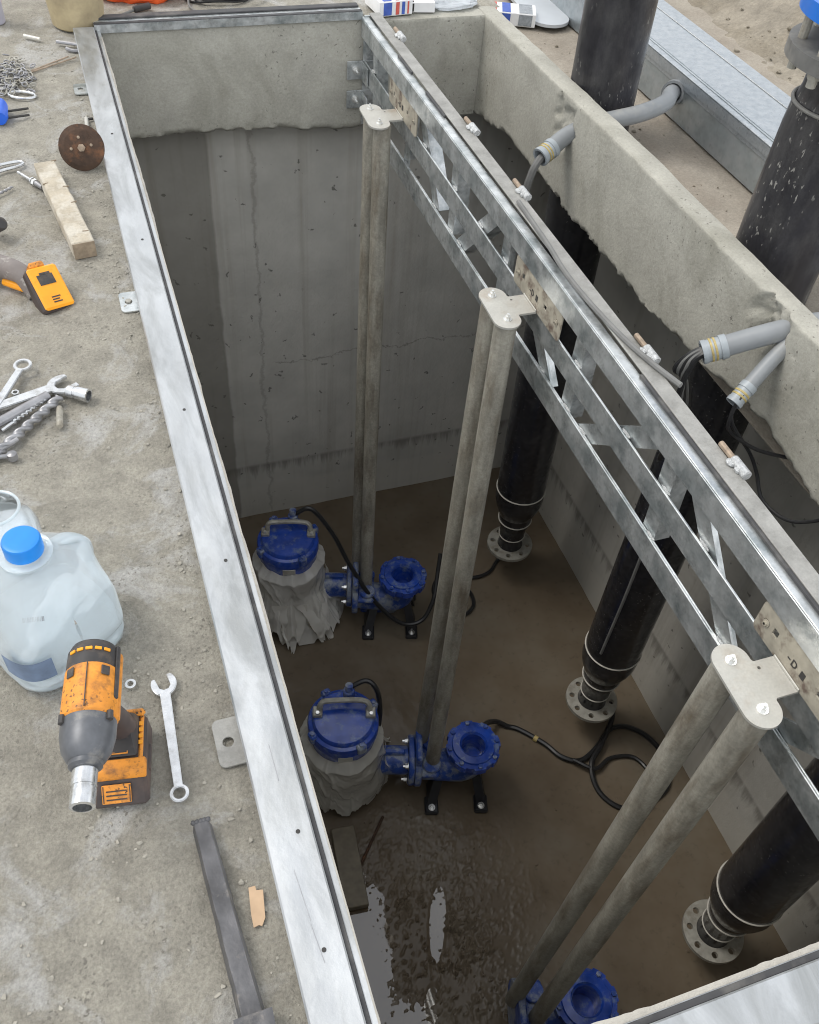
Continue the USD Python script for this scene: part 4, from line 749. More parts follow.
def twist_bit(L, r, turns):
    n = int(L / 0.003); a = np.arange(20) / 20 * 2 * math.pi; z = np.linspace(0, L, n); ph = z / L * turns * 2 * math.pi
    R = r * (0.74 + 0.26 * np.clip(np.cos(2 * (a[None] - ph[:, None])) * 2.2, -1, 1))
    R[z < L * 0.22] = r * 0.8
    V = np.stack([R * np.cos(a), R * np.sin(a), np.repeat(z[:, None], 20, 1)], -1).reshape(-1, 3)
    I, J = np.meshgrid(np.arange(20), np.arange(n - 1)); q_ = J * 20 + I; q2 = J * 20 + (I + 1) % 20
    V = np.vstack([V, (0, 0, 0), (0, 0, L)])
    m = tri(V, np.stack([q_.ravel(), q2.ravel(), (q2 + 20).ravel(), (q_ + 20).ravel()], 1))
    ends = [(len(V) - 2, (j + 1) % 20, j) for j in range(20)] + [(len(V) - 1, (n - 1) * 20 + j, (n - 1) * 20 + (j + 1) % 20) for j in range(20)]
    return trimesh.Trimesh(V, np.vstack([m.faces, ends]), process=False)
solo('drill_bit', along(twist_bit(0.30, 0.0098, 6), (-0.335, 1.315, DT + 0.010), (0.215, 0.232, 0.0)), M['steel'], 'thick spiral masonry bit at the front of the tool heap', 'drill bit')
solo('drill_bit', along(twist_bit(0.115, 0.005, 6), (-0.244, 1.468, DT + 0.006), (0.09, 0.065, 0.01)), M['chrome'], 'thin spiral drill bit between the dark bar and the thick bit', 'drill bit')
sk = thing('socket', 'shiny ribbed socket at the right end of the tool heap', 'socket', (-0.113, 1.545, DT + 0.0155), 0)
dskt = np.array([0.043, -0.028, 0.0]); part(sk, 'shell', along(lathe([(0.0, 0), (0.0115, 0), (0.0125, 0.002), (0.0125, 0.014), (0.0115, 0.0145), (0.0115, 0.017), (0.0125, 0.0175), (0.0140, 0.022), (0.0145, 0.045), (0.0105, 0.0455), (0.0100, 0.022), (0, 0.021)], 28), (0, 0, 0), dskt), M['chrome'])
solo('wall_plug', along(lathe([(0, 0), (0.0055, 0.001), (0.0068, 0.012), (0.0068, 0.055), (0.005, 0.058), (0, 0.058)], 14), (-0.1335, 1.508, DT + 0.008), (-0.005, -0.064, 0)), M['pipe'], 'short grey bullet shaped plug below the socket', 'plug')
solo('nut', mv(hexnut(0.008, 0.008, 0.0045), (-0.212, 1.563, DT + 0.010), 12), M['chrome'], 'small hexagon nut between the ring wrench and the large wrench', 'nut')
rt = thing('ratchet_key', 'small steel key with a round end at the lower left of the tool heap', 'key', (-0.228, 1.388, DT + 0.008), 0)
part(rt, 'head', cat(lathe([(0, -0.006), (0.009, -0.006), (0.010, 0.0), (0.009, 0.008), (0.004, 0.010), (0, 0.010)], 16)), M['steel'])
part(rt, 'stem', cyl((-0.005, 0.003, 0), (-0.09, 0.008, 0.004), 0.0045, 10), M['steel'])
part(rt, 'stem', cyl((-0.02, 0.02, 0.002), (0.012, 0.042, 0.004), 0.005, 10), M['steel'])

# forged bar with a flared head
fb_ = thing('steel_bar', 'dark square steel bar with a flared end, lying near the frame', 'bar', (-0.0185, 0.575, DT), 0)
d2 = np.array([-0.0015, -0.24])
def taperbar(y0, y1, w0, w1, h0, h1):
    return trimesh.convex.convex_hull(np.array([(sx * w * (0.72 if top else 1), y, (h if top else 0.0)) for y, w, h in ((y0, w0, h0), (y1, w1, h1)) for sx in (-1, 1) for top in (0, 1)]))
part(fb_, 'shank', rough(taperbar(0, -0.265, 0.0135, 0.0165, 0.022, 0.026).subdivide_to_size(0.012), 0.0014, 40, 3, 7).apply_transform(rotm(math.radians(3.5), (0, 0, 1))), M['barsteel'])
part(fb_, 'burred_end', cat([blob((0.004, 0.004, 0.003), 1, 0.4, 3, 300 + i, False).apply_translation((-0.010 + 0.005 * i, 0.001, 0.021)) for i in range(5)]), M['barsteel'])
part(fb_, 'head', rough(trimesh.creation.box((0.046, 0.028, 0.034)).subdivide_to_size(0.008), 0.003, 50, 3, 9).apply_translation((0.017, -0.276, 0.017)), M['barsteel'])
cp_ = Polygon([(-0.009, 0.026), (0.0, 0.027), (0.0012, 0.021), (0.010, 0.020), (0.010, -0.016), (0.005, -0.026), (0.001, -0.024), (-0.006, -0.026), (-0.008, -0.01)])
solo('card_scrap', mv(prism(cp_, 0.002), (0.031, 0.446, DT + 0.003), -8, 2, -3), M['card'], 'torn scrap of brown card beside the frame', 'scrap')

# impact driver standing on its battery
iw = thing('impact_driver', 'orange and black cordless impact driver standing on its battery', 'power tool', (-0.110, 0.700, DT), -9.6)
W2 = 0.0395
bt = part(iw, 'battery', trimesh.convex.convex_hull(np.vstack([bx((-W2, -0.064, 0), (W2, 0.058, 0.016), 0.006).vertices, bx((-W2 + 0.002, -0.030, 0.03), (W2 - 0.002, 0.058, 0.048), 0.006).vertices])), M['toolbrown'])
part(bt, 'band', trimesh.convex.convex_hull(np.vstack([bx((-W2 + 0.0015, -0.0345, 0.036), (W2 - 0.0015, -0.012, 0.0498), 0.003).vertices, bx((-W2 + 0.0015, -0.0385, 0.034), (W2 - 0.0015, -0.030, 0.042), 0.002).vertices])), M['orange'])
rk = lambda m: mv(m, (0, -0.0535, 0.0245), 0, -46)
part(bt, 'label_panel', rk(bx((-0.024, -0.001, -0.014), (0.016, 0.001, 0.013), 0.0009)), M['orange'])
for k in range(3): part(bt, 'label_line', rk(bx((-0.018, -0.0017, -0.009 + 0.006 * k), (0.010, -0.0011, -0.0072 + 0.006 * k))), M['toolbrown'])
for x_ in (-0.0225, 0.0135): part(bt, 'label_line', rk(bx((x_, -0.0017, -0.0125), (x_ + 0.0012, -0.0011, 0.0115))), M['toolbrown'])
part(bt, 'side_strip', bx((W2 - 0.012, -0.03, 0.0415), (W2 - 0.006, 0.056, 0.0500), 0.002), M['orange'])
part(bt, 'release_button', bx((W2 - 0.0035, -0.02, 0.012), (W2 + 0.0015, 0.02, 0.026), 0.002), M['toolbrown'])
ft = part(iw, 'foot', trimesh.convex.convex_hull(np.vstack([bx((-W2 + 0.003, -0.0115, 0.0482), (W2 - 0.013, 0.056, 0.055), 0.003).vertices, bx((-0.020, 0.018, 0.055), (0.02, 0.05, 0.068), 0.003).vertices])), M['toolblack'])
part(ft, 'foot_label', cat(bx((-0.030, -0.0095, 0.0551), (0.014, -0.008, 0.0562)), bx((-0.030, 0.0035, 0.0551), (0.014, 0.005, 0.0562)), bx((-0.030, -0.008, 0.0551), (-0.0285, 0.0035, 0.0562)), bx((0.0125, -0.008, 0.0551), (0.014, 0.0035, 0.0562))), M['orange'])
part(ft, 'foot_print', bx((-0.027, -0.0065, 0.0551), (-0.004, 0.002, 0.0560)), M['orange'])
for i in range(4): part(ft, 'led_window', bx((W2 - 0.012, 0.006 + 0.010 * i, 0.0502), (W2 - 0.0065, 0.012 + 0.010 * i, 0.0512)), M['amber'])
part(iw, 'rear_guard', bx((-0.012, 0.050, 0.0485), (0.036, 0.0605, 0.060), 0.004), M['orange'])
part(iw, 'handle', tube([(0.004, 0.030, 0.060), (0.0, 0.028, 0.09), (-0.006, 0.020, 0.12), (-0.012, 0.010, 0.15)], [0.021, 0.0185, 0.0185, 0.022], 18, 6), M['toolbrown'])
part(iw, 'trigger', bx((-0.012, -0.004, 0.100), (0.004, 0.012, 0.128), 0.004), M['toolblack'])
AX = np.array([-0.018, 0.0, 0.168]); ad = np.array([-0.004, -1.0, -0.02])
def bl(prof, n=36): return along(lathe(prof, n), AX + np.array([0, 0.098, 0]), ad)
# along the body from the rear (0) to the nose
part(iw, 'rear_cap', bl([(0, 0), (0.020, 0.001), (0.030, 0.006), (0.0345, 0.016), (0.0352, 0.045), (0.0348, 0.047)]), M['toolblack'])
for k in range(5):
    a = math.radians(50 + 20 * k); c_ = AX + np.array([0.0350 * math.cos(a), 0.098 - 0.024, 0.0350 * math.sin(a)])
    part(iw, 'vent', mv(bx((-0.0045, -0.0022, -0.0012), (0.0045, 0.0022, 0.0012), 0.0006), c_, 0, 0, 90 - math.degrees(a)), M['amber'])
sh = part(iw, 'shell', bl([(0.0342, 0.044), (0.0360, 0.046), (0.0368, 0.075), (0.0372, 0.115), (0.0350, 0.118)]), M['orange'])
part(sh, 'seam', bx((AX[0] - 0.0006, -0.016, AX[2] + 0.0355), (AX[0] + 0.0006, 0.05, AX[2] + 0.0375)), M['toolbrown'])
for sx in (-1, 1):
    a = math.radians(90 - 38 * sx); c_ = AX + np.array([0.0366 * math.cos(a), 0.040, 0.0366 * math.sin(a)])
    vt_ = part(sh, 'side_vent', mv(bx((-0.006, -0.007, -0.001), (0.006, 0.007, 0.0012), 0.0008), c_, 0, 0, 90 - math.degrees(a)), M['toolblack'])
part(sh, 'side_rail', mv(bx((0.029, -0.02, -0.012), (0.038, 0.085, 0.004), 0.004), AX), M['orange'])
part(sh, 'side_rail', mv(bx((0.0302, 0.005, 0.0045), (0.037, 0.088, 0.016), 0.004), AX), M['toolblack'])
gh = part(iw, 'gear_housing', bl([(0.0345, 0.1165), (0.0360, 0.119), (0.0355, 0.140), (0.0315, 0.160), (0.0245, 0.172), (0.0215, 0.174), (0.0215, 0.180), (0.018, 0.183), (0.0, 0.183)]), M['toolgrey'])
for sx in (-1, 1): part(gh, 'housing_screw', cyl(AX + np.array([0.030 * sx, -0.018, 0.020]), AX + np.array([0.030 * sx, -0.030, 0.020]), 0.0045, 10), M['toolblack'])
part(iw, 'socket', bl([(0, 0.181), (0.0140, 0.1815), (0.0160, 0.186), (0.0160, 0.206), (0.0150, 0.2065), (0.0150, 0.210), (0.0160, 0.2105), (0.0160, 0.233), (0.0118, 0.234), (0.0112, 0.215), (0, 0.214)], 28), M['chrome'])

# second cordless tool lying on its side, battery towards the frame
gt = thing('cordless_drill', 'cordless tool lying on its side at the left edge, amber battery base facing up', 'power tool', (0, 0, 0))
bc = np.array([-0.118, 1.885, 0.012]); nrm = np.array([0.30, -0.50, 0.81]); nrm /= np.linalg.norm(nrm)
ly = np.array([-0.25, 0.72, 0.54]); ly -= nrm * (ly @ nrm); ly /= np.linalg.norm(ly); lx = np.cross(ly, nrm)
TB = np.eye(4); TB[:3, 0] = lx; TB[:3, 1] = ly; TB[:3, 2] = nrm; TB[:3, 3] = bc
tb = lambda m: m.copy().apply_transform(TB)
ba = part(gt, 'battery', tb(bx((-0.037, -0.056, -0.045), (0.037, 0.050, -0.004), 0.006)), M['toolbrown'])
part(ba, 'base_panel', tb(bx((-0.034, -0.054, -0.0039), (0.034, 0.047, 0.006), 0.005)), M['amber'])
part(ba, 'latch', tb(bx((-0.022, 0.046, -0.030), (0.012, 0.062, 0.002), 0.004)), M['orange'])
part(ba, 'vent_label', tb(cat(bx((-0.020, 0.002, 0.0061), (0.016, 0.026, 0.0072), 0.0004), bx((-0.012, 0.0262, 0.0061), (0.012, 0.031, 0.0072), 0.0004))), M['toolblack'])
part(ba, 'print', tb(cat(*[bx((-0.010, -0.030 - 0.006 * i, 0.0061), (0.010 - 0.004 * (i % 2), -0.027 - 0.006 * i, 0.0066)) for i in range(3)])), M['toolbrown'])
h0 = bc + lx * -0.004 + nrm * -0.05 + ly * 0.0
part(gt, 'handle', tube([h0 + nrm * 0.012 + np.array([-0.012, 0.008, 0.0]), (-0.175, 1.945, 0.012), (-0.225, 1.985, 0.016), (-0.29, 2.02, 0.02)], [0.028, 0.023, 0.027, 0.036], 20, 6), M['gripgrey'])
part(gt, 'handle_strip', tube([(-0.128, 1.905, -0.018), (-0.175, 1.925, -0.012), (-0.215, 1.955, -0.008)], 0.009, 8, 6), M['amber'])
part(gt, 'body', cyl((-0.27, 2.10, 0.03), (-0.36, 1.90, 0.03), 0.04, 24, c=0.008), M['orange'])
solo('chuck_knob', cyl((-0.232, 2.19, -0.01), (-0.205, 2.155, 0.02), 0.016, 16, c=0.004), M['toolblack'], 'black rounded knob at the left edge above the cordless tool', 'knob')

# jugs
def shell(prof_r, square, n=72, k=None):
    """body of revolution squared off by `square`"""
    P = np.asarray(prof_r, float); a = np.arange(n) / n * 2 * math.pi
    sq = (np.abs(np.cos(a)) ** 5 + np.abs(np.sin(a)) ** 5) ** (-1 / 5.0)
    V = []; F = []
    for (r, z, s) in P: R = r * (1 + (sq - 1) * s * square); V.append(np.stack([R * np.cos(a), R * np.sin(a), 0 * a + z], -1))
    V = np.vstack(V); I, J = np.meshgrid(np.arange(n), np.arange(len(P) - 1)); q_ = J * n + I; q2 = J * n + (I + 1) % n
    return tri(V, np.stack([q_.ravel(), q2.ravel(), (q2 + n).ravel(), (q_ + n).ravel()], 1))
JL = (-0.184, 0.958, DT)
jg = thing('water_jug', 'milky plastic jug with a blue cap standing behind the impact driver', 'jug', JL, 30)
JP = [(0.0, 0.004, 1), (0.080, 0.002, 1), (0.093, 0.008, 1), (0.096, 0.025, 1), (0.092, 0.038, 1), (0.095, 0.05, 1), (0.095, 0.08, 1), (0.094, 0.10, 1), (0.090, 0.125, .95), (0.080, 0.15, .85), (0.066, 0.172, .7), (0.050, 0.190, .45), (0.036, 0.203, .2), (0.0285, 0.213, 0), (0.0265, 0.224, 0)]
JQ = []
for (r_a, z_a, s_a), (r_b, z_b, s_b) in zip(JP[1:-1], JP[2:]): JQ += [(r_a + (r_b - r_a) * t, z_a + (z_b - z_a) * t, s_a + (s_b - s_a) * t) for t in (0, 0.34, 0.67)]
body = shell([JP[0]] + JQ + [JP[-1]], 0.75, 96)
dent = fb(body.vertices, 9, 3, 400) * 0.020 + fb(body.vertices, 26, 3, 401) * 0.005
body.vertices = body.vertices + (dent * np.clip((0.205 - body.vertices[:, 2]) / 0.05, 0, 1))[:, None] * np.array([1, 1, 0.2]) * np.sign(body.vertices)
# grip side: the shoulder bulges outward where the moulded handle runs
hb = np.exp(-((body.vertices[:, 1] / 0.030) ** 2)) * np.clip(body.vertices[:, 0] / 0.05, 0, 1) * np.exp(-((body.vertices[:, 2] - 0.158) / 0.034) ** 2)
body.vertices[:, 0] += 0.020 * hb; body.vertices[:, 2] += 0.014 * hb
part(jg, 'body', body, M['jug'], 60)
part(jg, 'water', shell([(0.0, 0.008, 1), (0.085, 0.010, 1), (0.0875, 0.03, 1), (0.0875, 0.060, 1), (0.0, 0.060, 1)], 0.75), M['jug'])
part(jg, 'collar', lathe([(0.0268, 0.212), (0.038, 0.2105), (0.0385, 0.2145), (0.0268, 0.216)], 36), M['jug'])
cpp = part(jg, 'cap', lathe([(0.0262, 0.217), (0.0275, 0.218), (0.0275, 0.240), (0.0255, 0.2435), (0.020, 0.245), (0.0, 0.2445)], 48), M['cap'])
part(jg, 'handle', tube([(0.030, 0.0, 0.198), (0.060, 0.0, 0.190), (0.084, 0.0, 0.160), (0.088, 0.0, 0.125)], [0.010, 0.013, 0.014, 0.010], 14, 8), M['jug'])
part(jg, 'print', mv(cat(*[bx((-0.016 + 0.0022 * i, -0.0005, 0), (-0.0152 + 0.0022 * i + 0.0008 * (i % 3 == 0), 0.0005, 0.007)) for i in range(14)]), (-0.045, -0.066, 0.152), -38, -42), M['printgrey'])
an_ = np.linspace(math.radians(-158), math.radians(-118), 16); sq_ = (np.abs(np.cos(an_)) ** 5 + np.abs(np.sin(an_)) ** 5) ** -0.2
Rl = 0.0995 * (1 + (sq_ - 1) * 0.75); zl = np.array([0.052, 0.075, 0.098]); Vl = np.stack([np.repeat((Rl * np.cos(an_))[None], 3, 0), np.repeat((Rl * np.sin(an_))[None], 3, 0), np.repeat(zl[:, None], 16, 1)], -1).reshape(-1, 3)
Il, Jl = np.meshgrid(np.arange(15), np.arange(2)); bl_ = (Jl * 16 + Il).ravel(); part(jg, 'label', tri(Vl, np.stack([bl_, bl_ + 1, bl_ + 17, bl_ + 16], 1)), M['labelblue'])
jr = thing('plastic_jar', 'open clear plastic jar half hidden behind the blue capped jug', 'jar', (-0.232, 1.105, DT))
part(jr, 'body', shell([(0.0, 0.004, 1), (0.05, 0.002, 1), (0.055, 0.01, 1), (0.055, 0.10, 1), (0.050, 0.125, .5), (0.038, 0.14, 0), (0.0355, 0.16, 0), (0.0355, 0.166, 0)], 0.6), M['jar'], 50)
a = np.linspace(0, 2 * math.pi, 41); part(jr, 'rim', tube(np.stack([0.0362 * np.cos(a), 0.0362 * np.sin(a), 0.165 + 0 * a], -1), 0.0026, 8, 0, True), M['jug'])

# timber offcut
tm_ = thing('timber_offcut', 'pale dusty timber offcut lying on the deck', 'timber', (-0.066, 2.285, DT), 8.3)
tb_ = bx((-0.0265, -0.245, 0.0), (0.0265, 0.165, 0.042), 0.003)
part(tm_, 'block', rough(tb_.subdivide_to_size(0.012), 0.0016, 30, 3, 12), M['wood'])
part(tm_, 'sawn_end', bx((-0.0255, -0.2472, 0.001), (0.0255, -0.2452, 0.0405)), M['woodend'])
for i, (x_, y_) in enumerate(((0.024, 0.16), (0.023, 0.02), (0.024, -0.06), (0.018, -0.20), (-0.02, 0.05))): part(tm_, 'nick', mv(bx((-0.008, -0.0012, -0.002), (0.006, 0.0012, 0.0015)), (x_, y_, 0.0418), 12 * (-1) ** i), M['woodend'])
# rusty disc
ds = thing('rusty_disc', 'round rusty plate with a central nut, propped upright beside the frame', 'disc', (0.010, 2.478, DT + 0.055))
nd = np.array([-0.05, -0.90, 0.42]); nd /= np.linalg.norm(nd)
part(ds, 'plate', along(rough(lathe([(0, 0.010), (0.02, 0.009), (0.045, 0.004), (0.0575, -0.003), (0.0585, -0.006), (0.056, -0.008), (0.0, -0.004)], 40).subdivide_to_size(0.012), 0.0008, 60, 3, 14), (0, 0, 0), nd), M['rust'])
part(ds, 'nut', along(cat(hexnut(0.010, 0.008), cyl((0, 0, 0.008), (0, 0, 0.014), 0.005, 10)), nd * 0.009, nd), M['rust_pin'])
for k in range(3):
    a_ = k * 1.5 + 0.2; F_ = frame_of(nd); part(ds, 'rivet', along(cyl((0, 0, 0), (0, 0, 0.004), 0.004, 8, c=0.0012), F_ @ np.array([0.026 * math.cos(a_), 0.026 * math.sin(a_), 0.0065]), nd), M['rust_pin'])
part(ds, 'stem', cyl(-nd * 0.004, (0.022, 0.13, -0.035), 0.0125, 14, r1=0.009), M['flange'])
part(ds, 'threaded_rod', cyl((0.022, 0.13, -0.035), (0.030, 0.27, -0.048), 0.0055, 10), M['bracket'])
solo('nail', cyl((0.035, 2.742, DT + 0.006), (0.058, 2.745, DT + 0.006), 0.004, 8), M['mark'], 'dark nail by the stem of the rusty disc', 'nail')

# chain heap
ch = thing('chain', 'heap of steel chain with a snap hook at the left edge', 'chain', (-0.155, 3.055, DT))
lk = None; rc = np.random.default_rng(5)
a = np.linspace(0, 2 * math.pi, 21)
oval = lambda L, w: np.stack([np.sign(np.cos(a)) * (L - w) * np.abs(np.cos(a)) ** 0.3 * (np.abs(np.cos(a)) > 0.05) + w * np.cos(a), w * np.sin(a), 0 * a], -1)
link = tube(np.stack([0.0098 * np.cos(a[::2]), 0.0060 * np.sin(a[::2]), 0 * a[::2]], -1), 0.0021, 5, 0, True)
path_ = []
for i in range(270):
    t = i / 269; r_ = 0.088 * (1 - 0.25 * t); path_.append((r_ * math.sin(2.4 * i * 0.55) * (0.55 + 0.45 * math.sin(i * 0.21)) * 0.85, r_ * math.cos(2.4 * i * 0.37) * (0.5 + 0.5 * math.cos(i * 0.13)) * 1.5, 0.004 + 0.020 * max(0, 1 - ((i % 37) / 30)) * rc.random()))
for i, p in enumerate(path_): part(ch, 'link', mv(link, p, rc.uniform(0, 360), rc.uniform(-70, 70), rc.uniform(-25, 25)), M['flange' if i % 2 else 'steel'], True)
part(ch, 'link', mv(tube(np.stack([0.040 * np.cos(a), 0.021 * np.sin(a), 0 * a], -1), 0.0042, 8, 0, True), (0.030, -0.125, 0.006), 155), M['chrome'])
for i in range(5): part(ch, 'link', mv(link, (-0.03 - 0.004 * i, 0.06 + 0.026 * i, 0.004), 95 + 9 * i, 80 * (i % 2)), M['chrome'], True)
for i, (a_, b_) in enumerate((((-0.095, 3.086, DT + 0.004), (0.050, 3.168, DT + 0.008)), ((-0.09, 3.098, DT + 0.004), (0.028, 3.168, DT + 0.012)))):
    solo('welding_rod', cyl(a_, b_, 0.0022, 6), M['rust_pin'], ('longer' if i == 0 else 'shorter') + ' thin copper coloured rod between the chain heap and the frame', 'rod')
solo('steel_pin', cyl((-0.095, 3.362, DT + 0.007), (-0.046, 3.325, DT + 0.007), 0.0062, 10, c=0.001), M['bracket'], 'short pale steel pin on the far deck left of the bucket', 'pin')
pl_ = thing('pliers', 'pair of dark pliers half hidden by the far end of the frame', 'pliers', (0, 0, DT))
part(pl_, 'jaw', cyl((0.002, 3.298, 0.008), (0.068, 3.262, 0.008), 0.0055, 8), M['steel']); part(pl_, 'jaw', tube([(0.028, 3.245, 0.006), (0.045, 3.225, 0.006), (0.066, 3.222, 0.006)], 0.006, 8, 5), M['steel'])
pt = thing('screwdriver', 'blue gripped tool with two thin black legs cut by the left edge', 'hand tool', (-0.188, 2.80, DT + 0.022))
part(pt, 'grip', along(lathe([(0, -0.05), (0.018, -0.048), (0.022, -0.03), (0.021, 0.03), (0.017, 0.047), (0, 0.05)], 20), (0, 0, 0), (0.05, 1, 0)), M['bluegrip'])
for dy in (-0.03, 0.012): part(pt, 'leg', cyl((0.01, dy, -0.008), (0.075, dy + 0.028, -0.016), 0.0035, 8), M['mark'])
# hooks, bits by the timber
sh_ = thing('shackle_hook', 'bent bright wire hook left of the timber offcut', 'hook', (-0.19, 2.50, DT + 0.006))
part(sh_, 'wire', tube([(-0.09, -0.055, 0), (-0.01, -0.012, 0), (0.032, 0.004, 0), (0.045, 0.018, 0), (0.034, 0.030, 0), (0.0, 0.024, 0), (-0.03, 0.014, 0)], 0.0042, 8, 6), M['chrome'])
solo('drill_bit', along(twist_bit(0.10, 0.004, 4), (-0.255, 2.335, DT + 0.005), (0.10, 0.085, 0)), M['steel'], 'thin dark drill bit by the bent wire hook', 'drill bit')
bt2 = thing('masonry_bit', 'stubby ribbed steel bit at the left edge by the hook', 'drill bit', (-0.225, 2.42, DT + 0.010))
part(bt2, 'shank', along(twist_bit(0.075, 0.011, 3), (-0.05, -0.045, 0), (0.055, 0.05, 0)), M['chrome'])
an = thing('anchor_bolt', 'steel expansion anchor touching the timber offcut', 'anchor', (0, 0, DT + 0.008))
A0, A1 = np.array([-0.160, 2.468, 0]), np.array([-0.105, 2.378, 0]); da = (A1 - A0) / np.linalg.norm(A1 - A0)
part(an, 'stud', cyl(A0, A0 + da * 0.07, 0.0042, 8), M['chrome']); part(an, 'washer', cyl(A0 + da * 0.062, A0 + da * 0.066, 0.011, 14), M['chrome'])
part(an, 'nut', along(hexnut(0.010, 0.010), A0 + da * 0.0665, da), M['zincnut']); part(an, 'sleeve', cyl(A0 + da * 0.077, A1, 0.0075, 12, r1=0.0065), M['steel'])

# far edge: bucket, orange bag, cables, packets
bk_ = thing('bucket', 'dirty beige bucket standing behind the far corner of the frame', 'bucket', (0.085, 3.462, DT))
part(bk_, 'body', rough(lathe([(0, 0.002), (0.080, 0.0), (0.086, 0.006), (0.094, 0.10), (0.104, 0.25), (0.109, 0.252), (0.109, 0.262), (0.104, 0.262), (0.092, 0.10), (0.083, 0.01), (0, 0.008)], 40).subdivide_to_size(0.03), 0.002, 8, 3, 15), M['bucket'])
cn = thing('spray_can', 'grey can cut by the upper left corner', 'can', (-0.178, 3.505, DT)); part(cn, 'body', lathe([(0, 0), (0.031, 0.0), (0.033, 0.004), (0.033, 0.17), (0.026, 0.185), (0, 0.186)], 28), M['can'])
ob = blob((0.19, 0.10, 0.075), 5, 0.22, 1.8, 501); ob.vertices = ob.vertices + (0.02 * np.abs(fb(ob.vertices, 14, 4, 502)) * 2)[:, None] * ob.vertices / (np.linalg.norm(ob.vertices, axis=1, keepdims=True))
og = thing('orange_bag', 'crumpled orange fabric bag at the top edge beyond the pit', 'bag', (0.335, 3.70, DT + 0.045), -3); part(og, 'body', ob, M['fabric'], 50); part(og, 'buckle', bx((0.045, -0.112, -0.02), (0.085, -0.095, 0.012), 0.003), M['toolblack'])
pg_ = thing('cable_plug', 'black plug with a grey lead in front of the orange bag', 'plug', (0, 0, DT)); part(pg_, 'plug', cyl((0.275, 3.525, 0.012), (0.335, 3.548, 0.014), 0.011, 12, c=0.003), M['toolblack']); part(pg_, 'lead', tube([(0.277, 3.526, 0.01), (0.235, 3.500, 0.006), (0.190, 3.452, 0.006)], 0.005, 8, 6), M['greyrubber'])
solo('loose_lead', tube([(0.475, 3.60, DT + 0.02), (0.470, 3.55, DT + 0.006), (0.485, 3.49, DT + 0.006), (0.478, 3.45, DT + 0.006)], 0.004, 8, 8), M['greyrubber'], 'thin dark lead hanging down between the orange bag and the black charger', 'cable')
cgr = thing('charger', 'black charger with a coil of black cable at the top edge', 'charger', (0.57, 3.64, DT)); part(cgr, 'box', mv(bx((-0.055, -0.035, 0), (0.06, 0.05, 0.055), 0.008), (0, 0, 0), -8), M['toolblack'])
for i, (rx_, ry_) in enumerate(((0.115, 0.055), (0.10, 0.05), (0.13, 0.075))): part(cgr, 'cable_loop', mv(tube(np.stack([rx_ * np.cos(a), ry_ * np.sin(a), 0.01 * i + 0.004 * np.sin(3 * a)], -1), 0.005, 8, 0, True), (0.01 + 0.02 * i, -0.02 - 0.006 * i, 0.008), -5 + 6 * i), M['cable'])
def packet(label, loc, rz, size, stripes, tiltx=0):
    t = thing('packet', label, 'packet', loc, rz); sx, sy, sz = size
    part(t, 'carton', mv(bx((-sx / 2, -sy / 2, 0), (sx / 2, sy / 2, sz), 0.002), rx=tiltx), M['white'])
    for (x0, x1, mm) in stripes:
        part(t, 'print', mv(cat(bx((x0, -sy / 2 + 0.004, sz + 0.0004), (x1, sy / 2 - 0.004, sz + 0.0012)), bx((x0, -sy / 2 - 0.0012, 0.004), (x1, -sy / 2 - 0.0004, sz - 0.004))), rx=tiltx), M[mm])
    return t
packet('white carton with blue and red print nearest the girder end', (1.180, 3.455, -0.028), 6, (0.13, 0.14, 0.05), [(-0.05, -0.018, 'printblue'), (-0.002, 0.012, 'printred'), (0.022, 0.034, 'printblue'), (0.044, 0.05, 'printred')])
packet('flat white carton with a dark edge beyond the rim', (1.305, 3.465, -0.028), -8, (0.09, 0.13, 0.035), [(-0.042, -0.034, 'mark')])
packet('white carton with red end and blue print outside the parapet corner', (1.80, 3.70, -0.19), -22, (0.20, 0.11, 0.05), [(-0.095, -0.062, 'printred'), (-0.04, -0.005, 'printblue'), (0.03, 0.085, 'printgrey')])
for i, (loc, ext, lab) in enumerate((((1.43, 3.455, -0.018), (0.10, 0.05, 0.020), 'crumpled clear film on the far deck beyond the rim'), ((1.60, 3.82, -0.17), (0.13, 0.07, 0.02), 'crumpled pale film behind the corner of the parapet'))):
    m = blob(ext, 4, 0.35, 2.6, 520 + i); solo('plastic_film', m.apply_translation(loc), M['film'], lab, 'film', smooth=60)

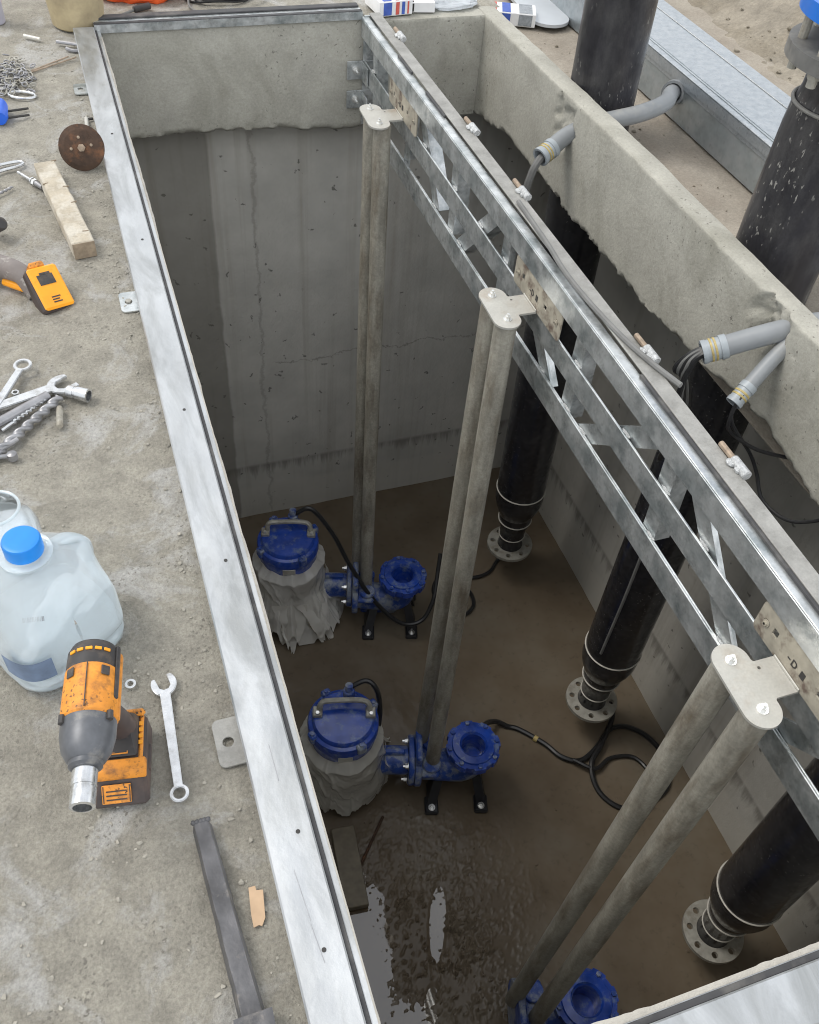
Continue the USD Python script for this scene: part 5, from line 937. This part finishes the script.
# crumbs of concrete and gravel on the deck and on the lower slab: nobody could count them
def crumbs(n, area, zf, smin, smax, seed, dens=None):
    r = np.random.default_rng(seed); out = []
    base = [trimesh.convex.convex_hull((lambda u: u / np.linalg.norm(u, axis=1, keepdims=True) * np.random.default_rng(seed + 50 + k).uniform(0.7, 1.0, (14, 1)))(np.random.default_rng(seed + k).normal(size=(14, 3))) * np.array([1.0, 0.8, 0.62])) for k in range(8)]
    while len(out) < n:
        x, y = r.uniform(area[0], area[1]), r.uniform(area[2], area[3])
        if dens is not None and r.random() > dens(x, y): continue
        s = smin * (smax / smin) ** (r.random() ** 2.2)
        b = base[r.integers(6)].copy(); b.vertices = b.vertices * s; out.append(mv(b, (x, y, zf(x, y) + 0.25 * s), r.uniform(0, 360), r.uniform(-40, 40)))
    return cat(out)
dz = lambda x, y: float(deck_z(np.array([x]), np.array([y]))[0])
struct('gravel', cat(crumbs(1900, (-0.42, 0.055, 0.25, 3.3), dz, 0.0009, 0.0062, 600, lambda x, y: 0.25 + 0.75 * (fb(np.array([[x, y, 0]]), 6, 3, 77)[0] > 0.0)),
                     crumbs(260, (0.015, 0.058, 0.3, 2.4), dz, 0.0012, 0.0070, 610)), M['stone'], 'stuff', smooth=False, label='loose concrete crumbs on the tool deck', cat='gravel')
struct('rubble', cat(crumbs(120, (1.64, 2.03, 1.3, 3.6), lambda x, y: -0.2, 0.003, 0.012, 620), crumbs(150, (2.34, 2.9, 1.8, 3.9), lambda x, y: float(soil_z(np.array([x]), np.array([y]))[0]), 0.005, 0.03, 630)), M['soil'], 'stuff', smooth=False, label='soil crumbs behind the parapet', cat='rubble')
struct('mud_lumps', cat(crumbs(260, (0.3, 1.5, 0.4, 1.6), lambda x, y: float(floor_z(np.array([x]), np.array([y]))[0]), 0.0015, 0.009, 640, lambda x, y: math.exp(-((math.hypot((x - 0.62) / 0.36, (y - 1.0) / 0.42) - 1.15) / 0.35) ** 2)), crumbs(40, (1.2, 2.0, 0.5, 1.5), lambda x, y: FLOOR, 0.003, 0.016, 650)), M['mud'], 'stuff', smooth=False, label='lumps of wet mud and debris round the puddle', cat='mud')
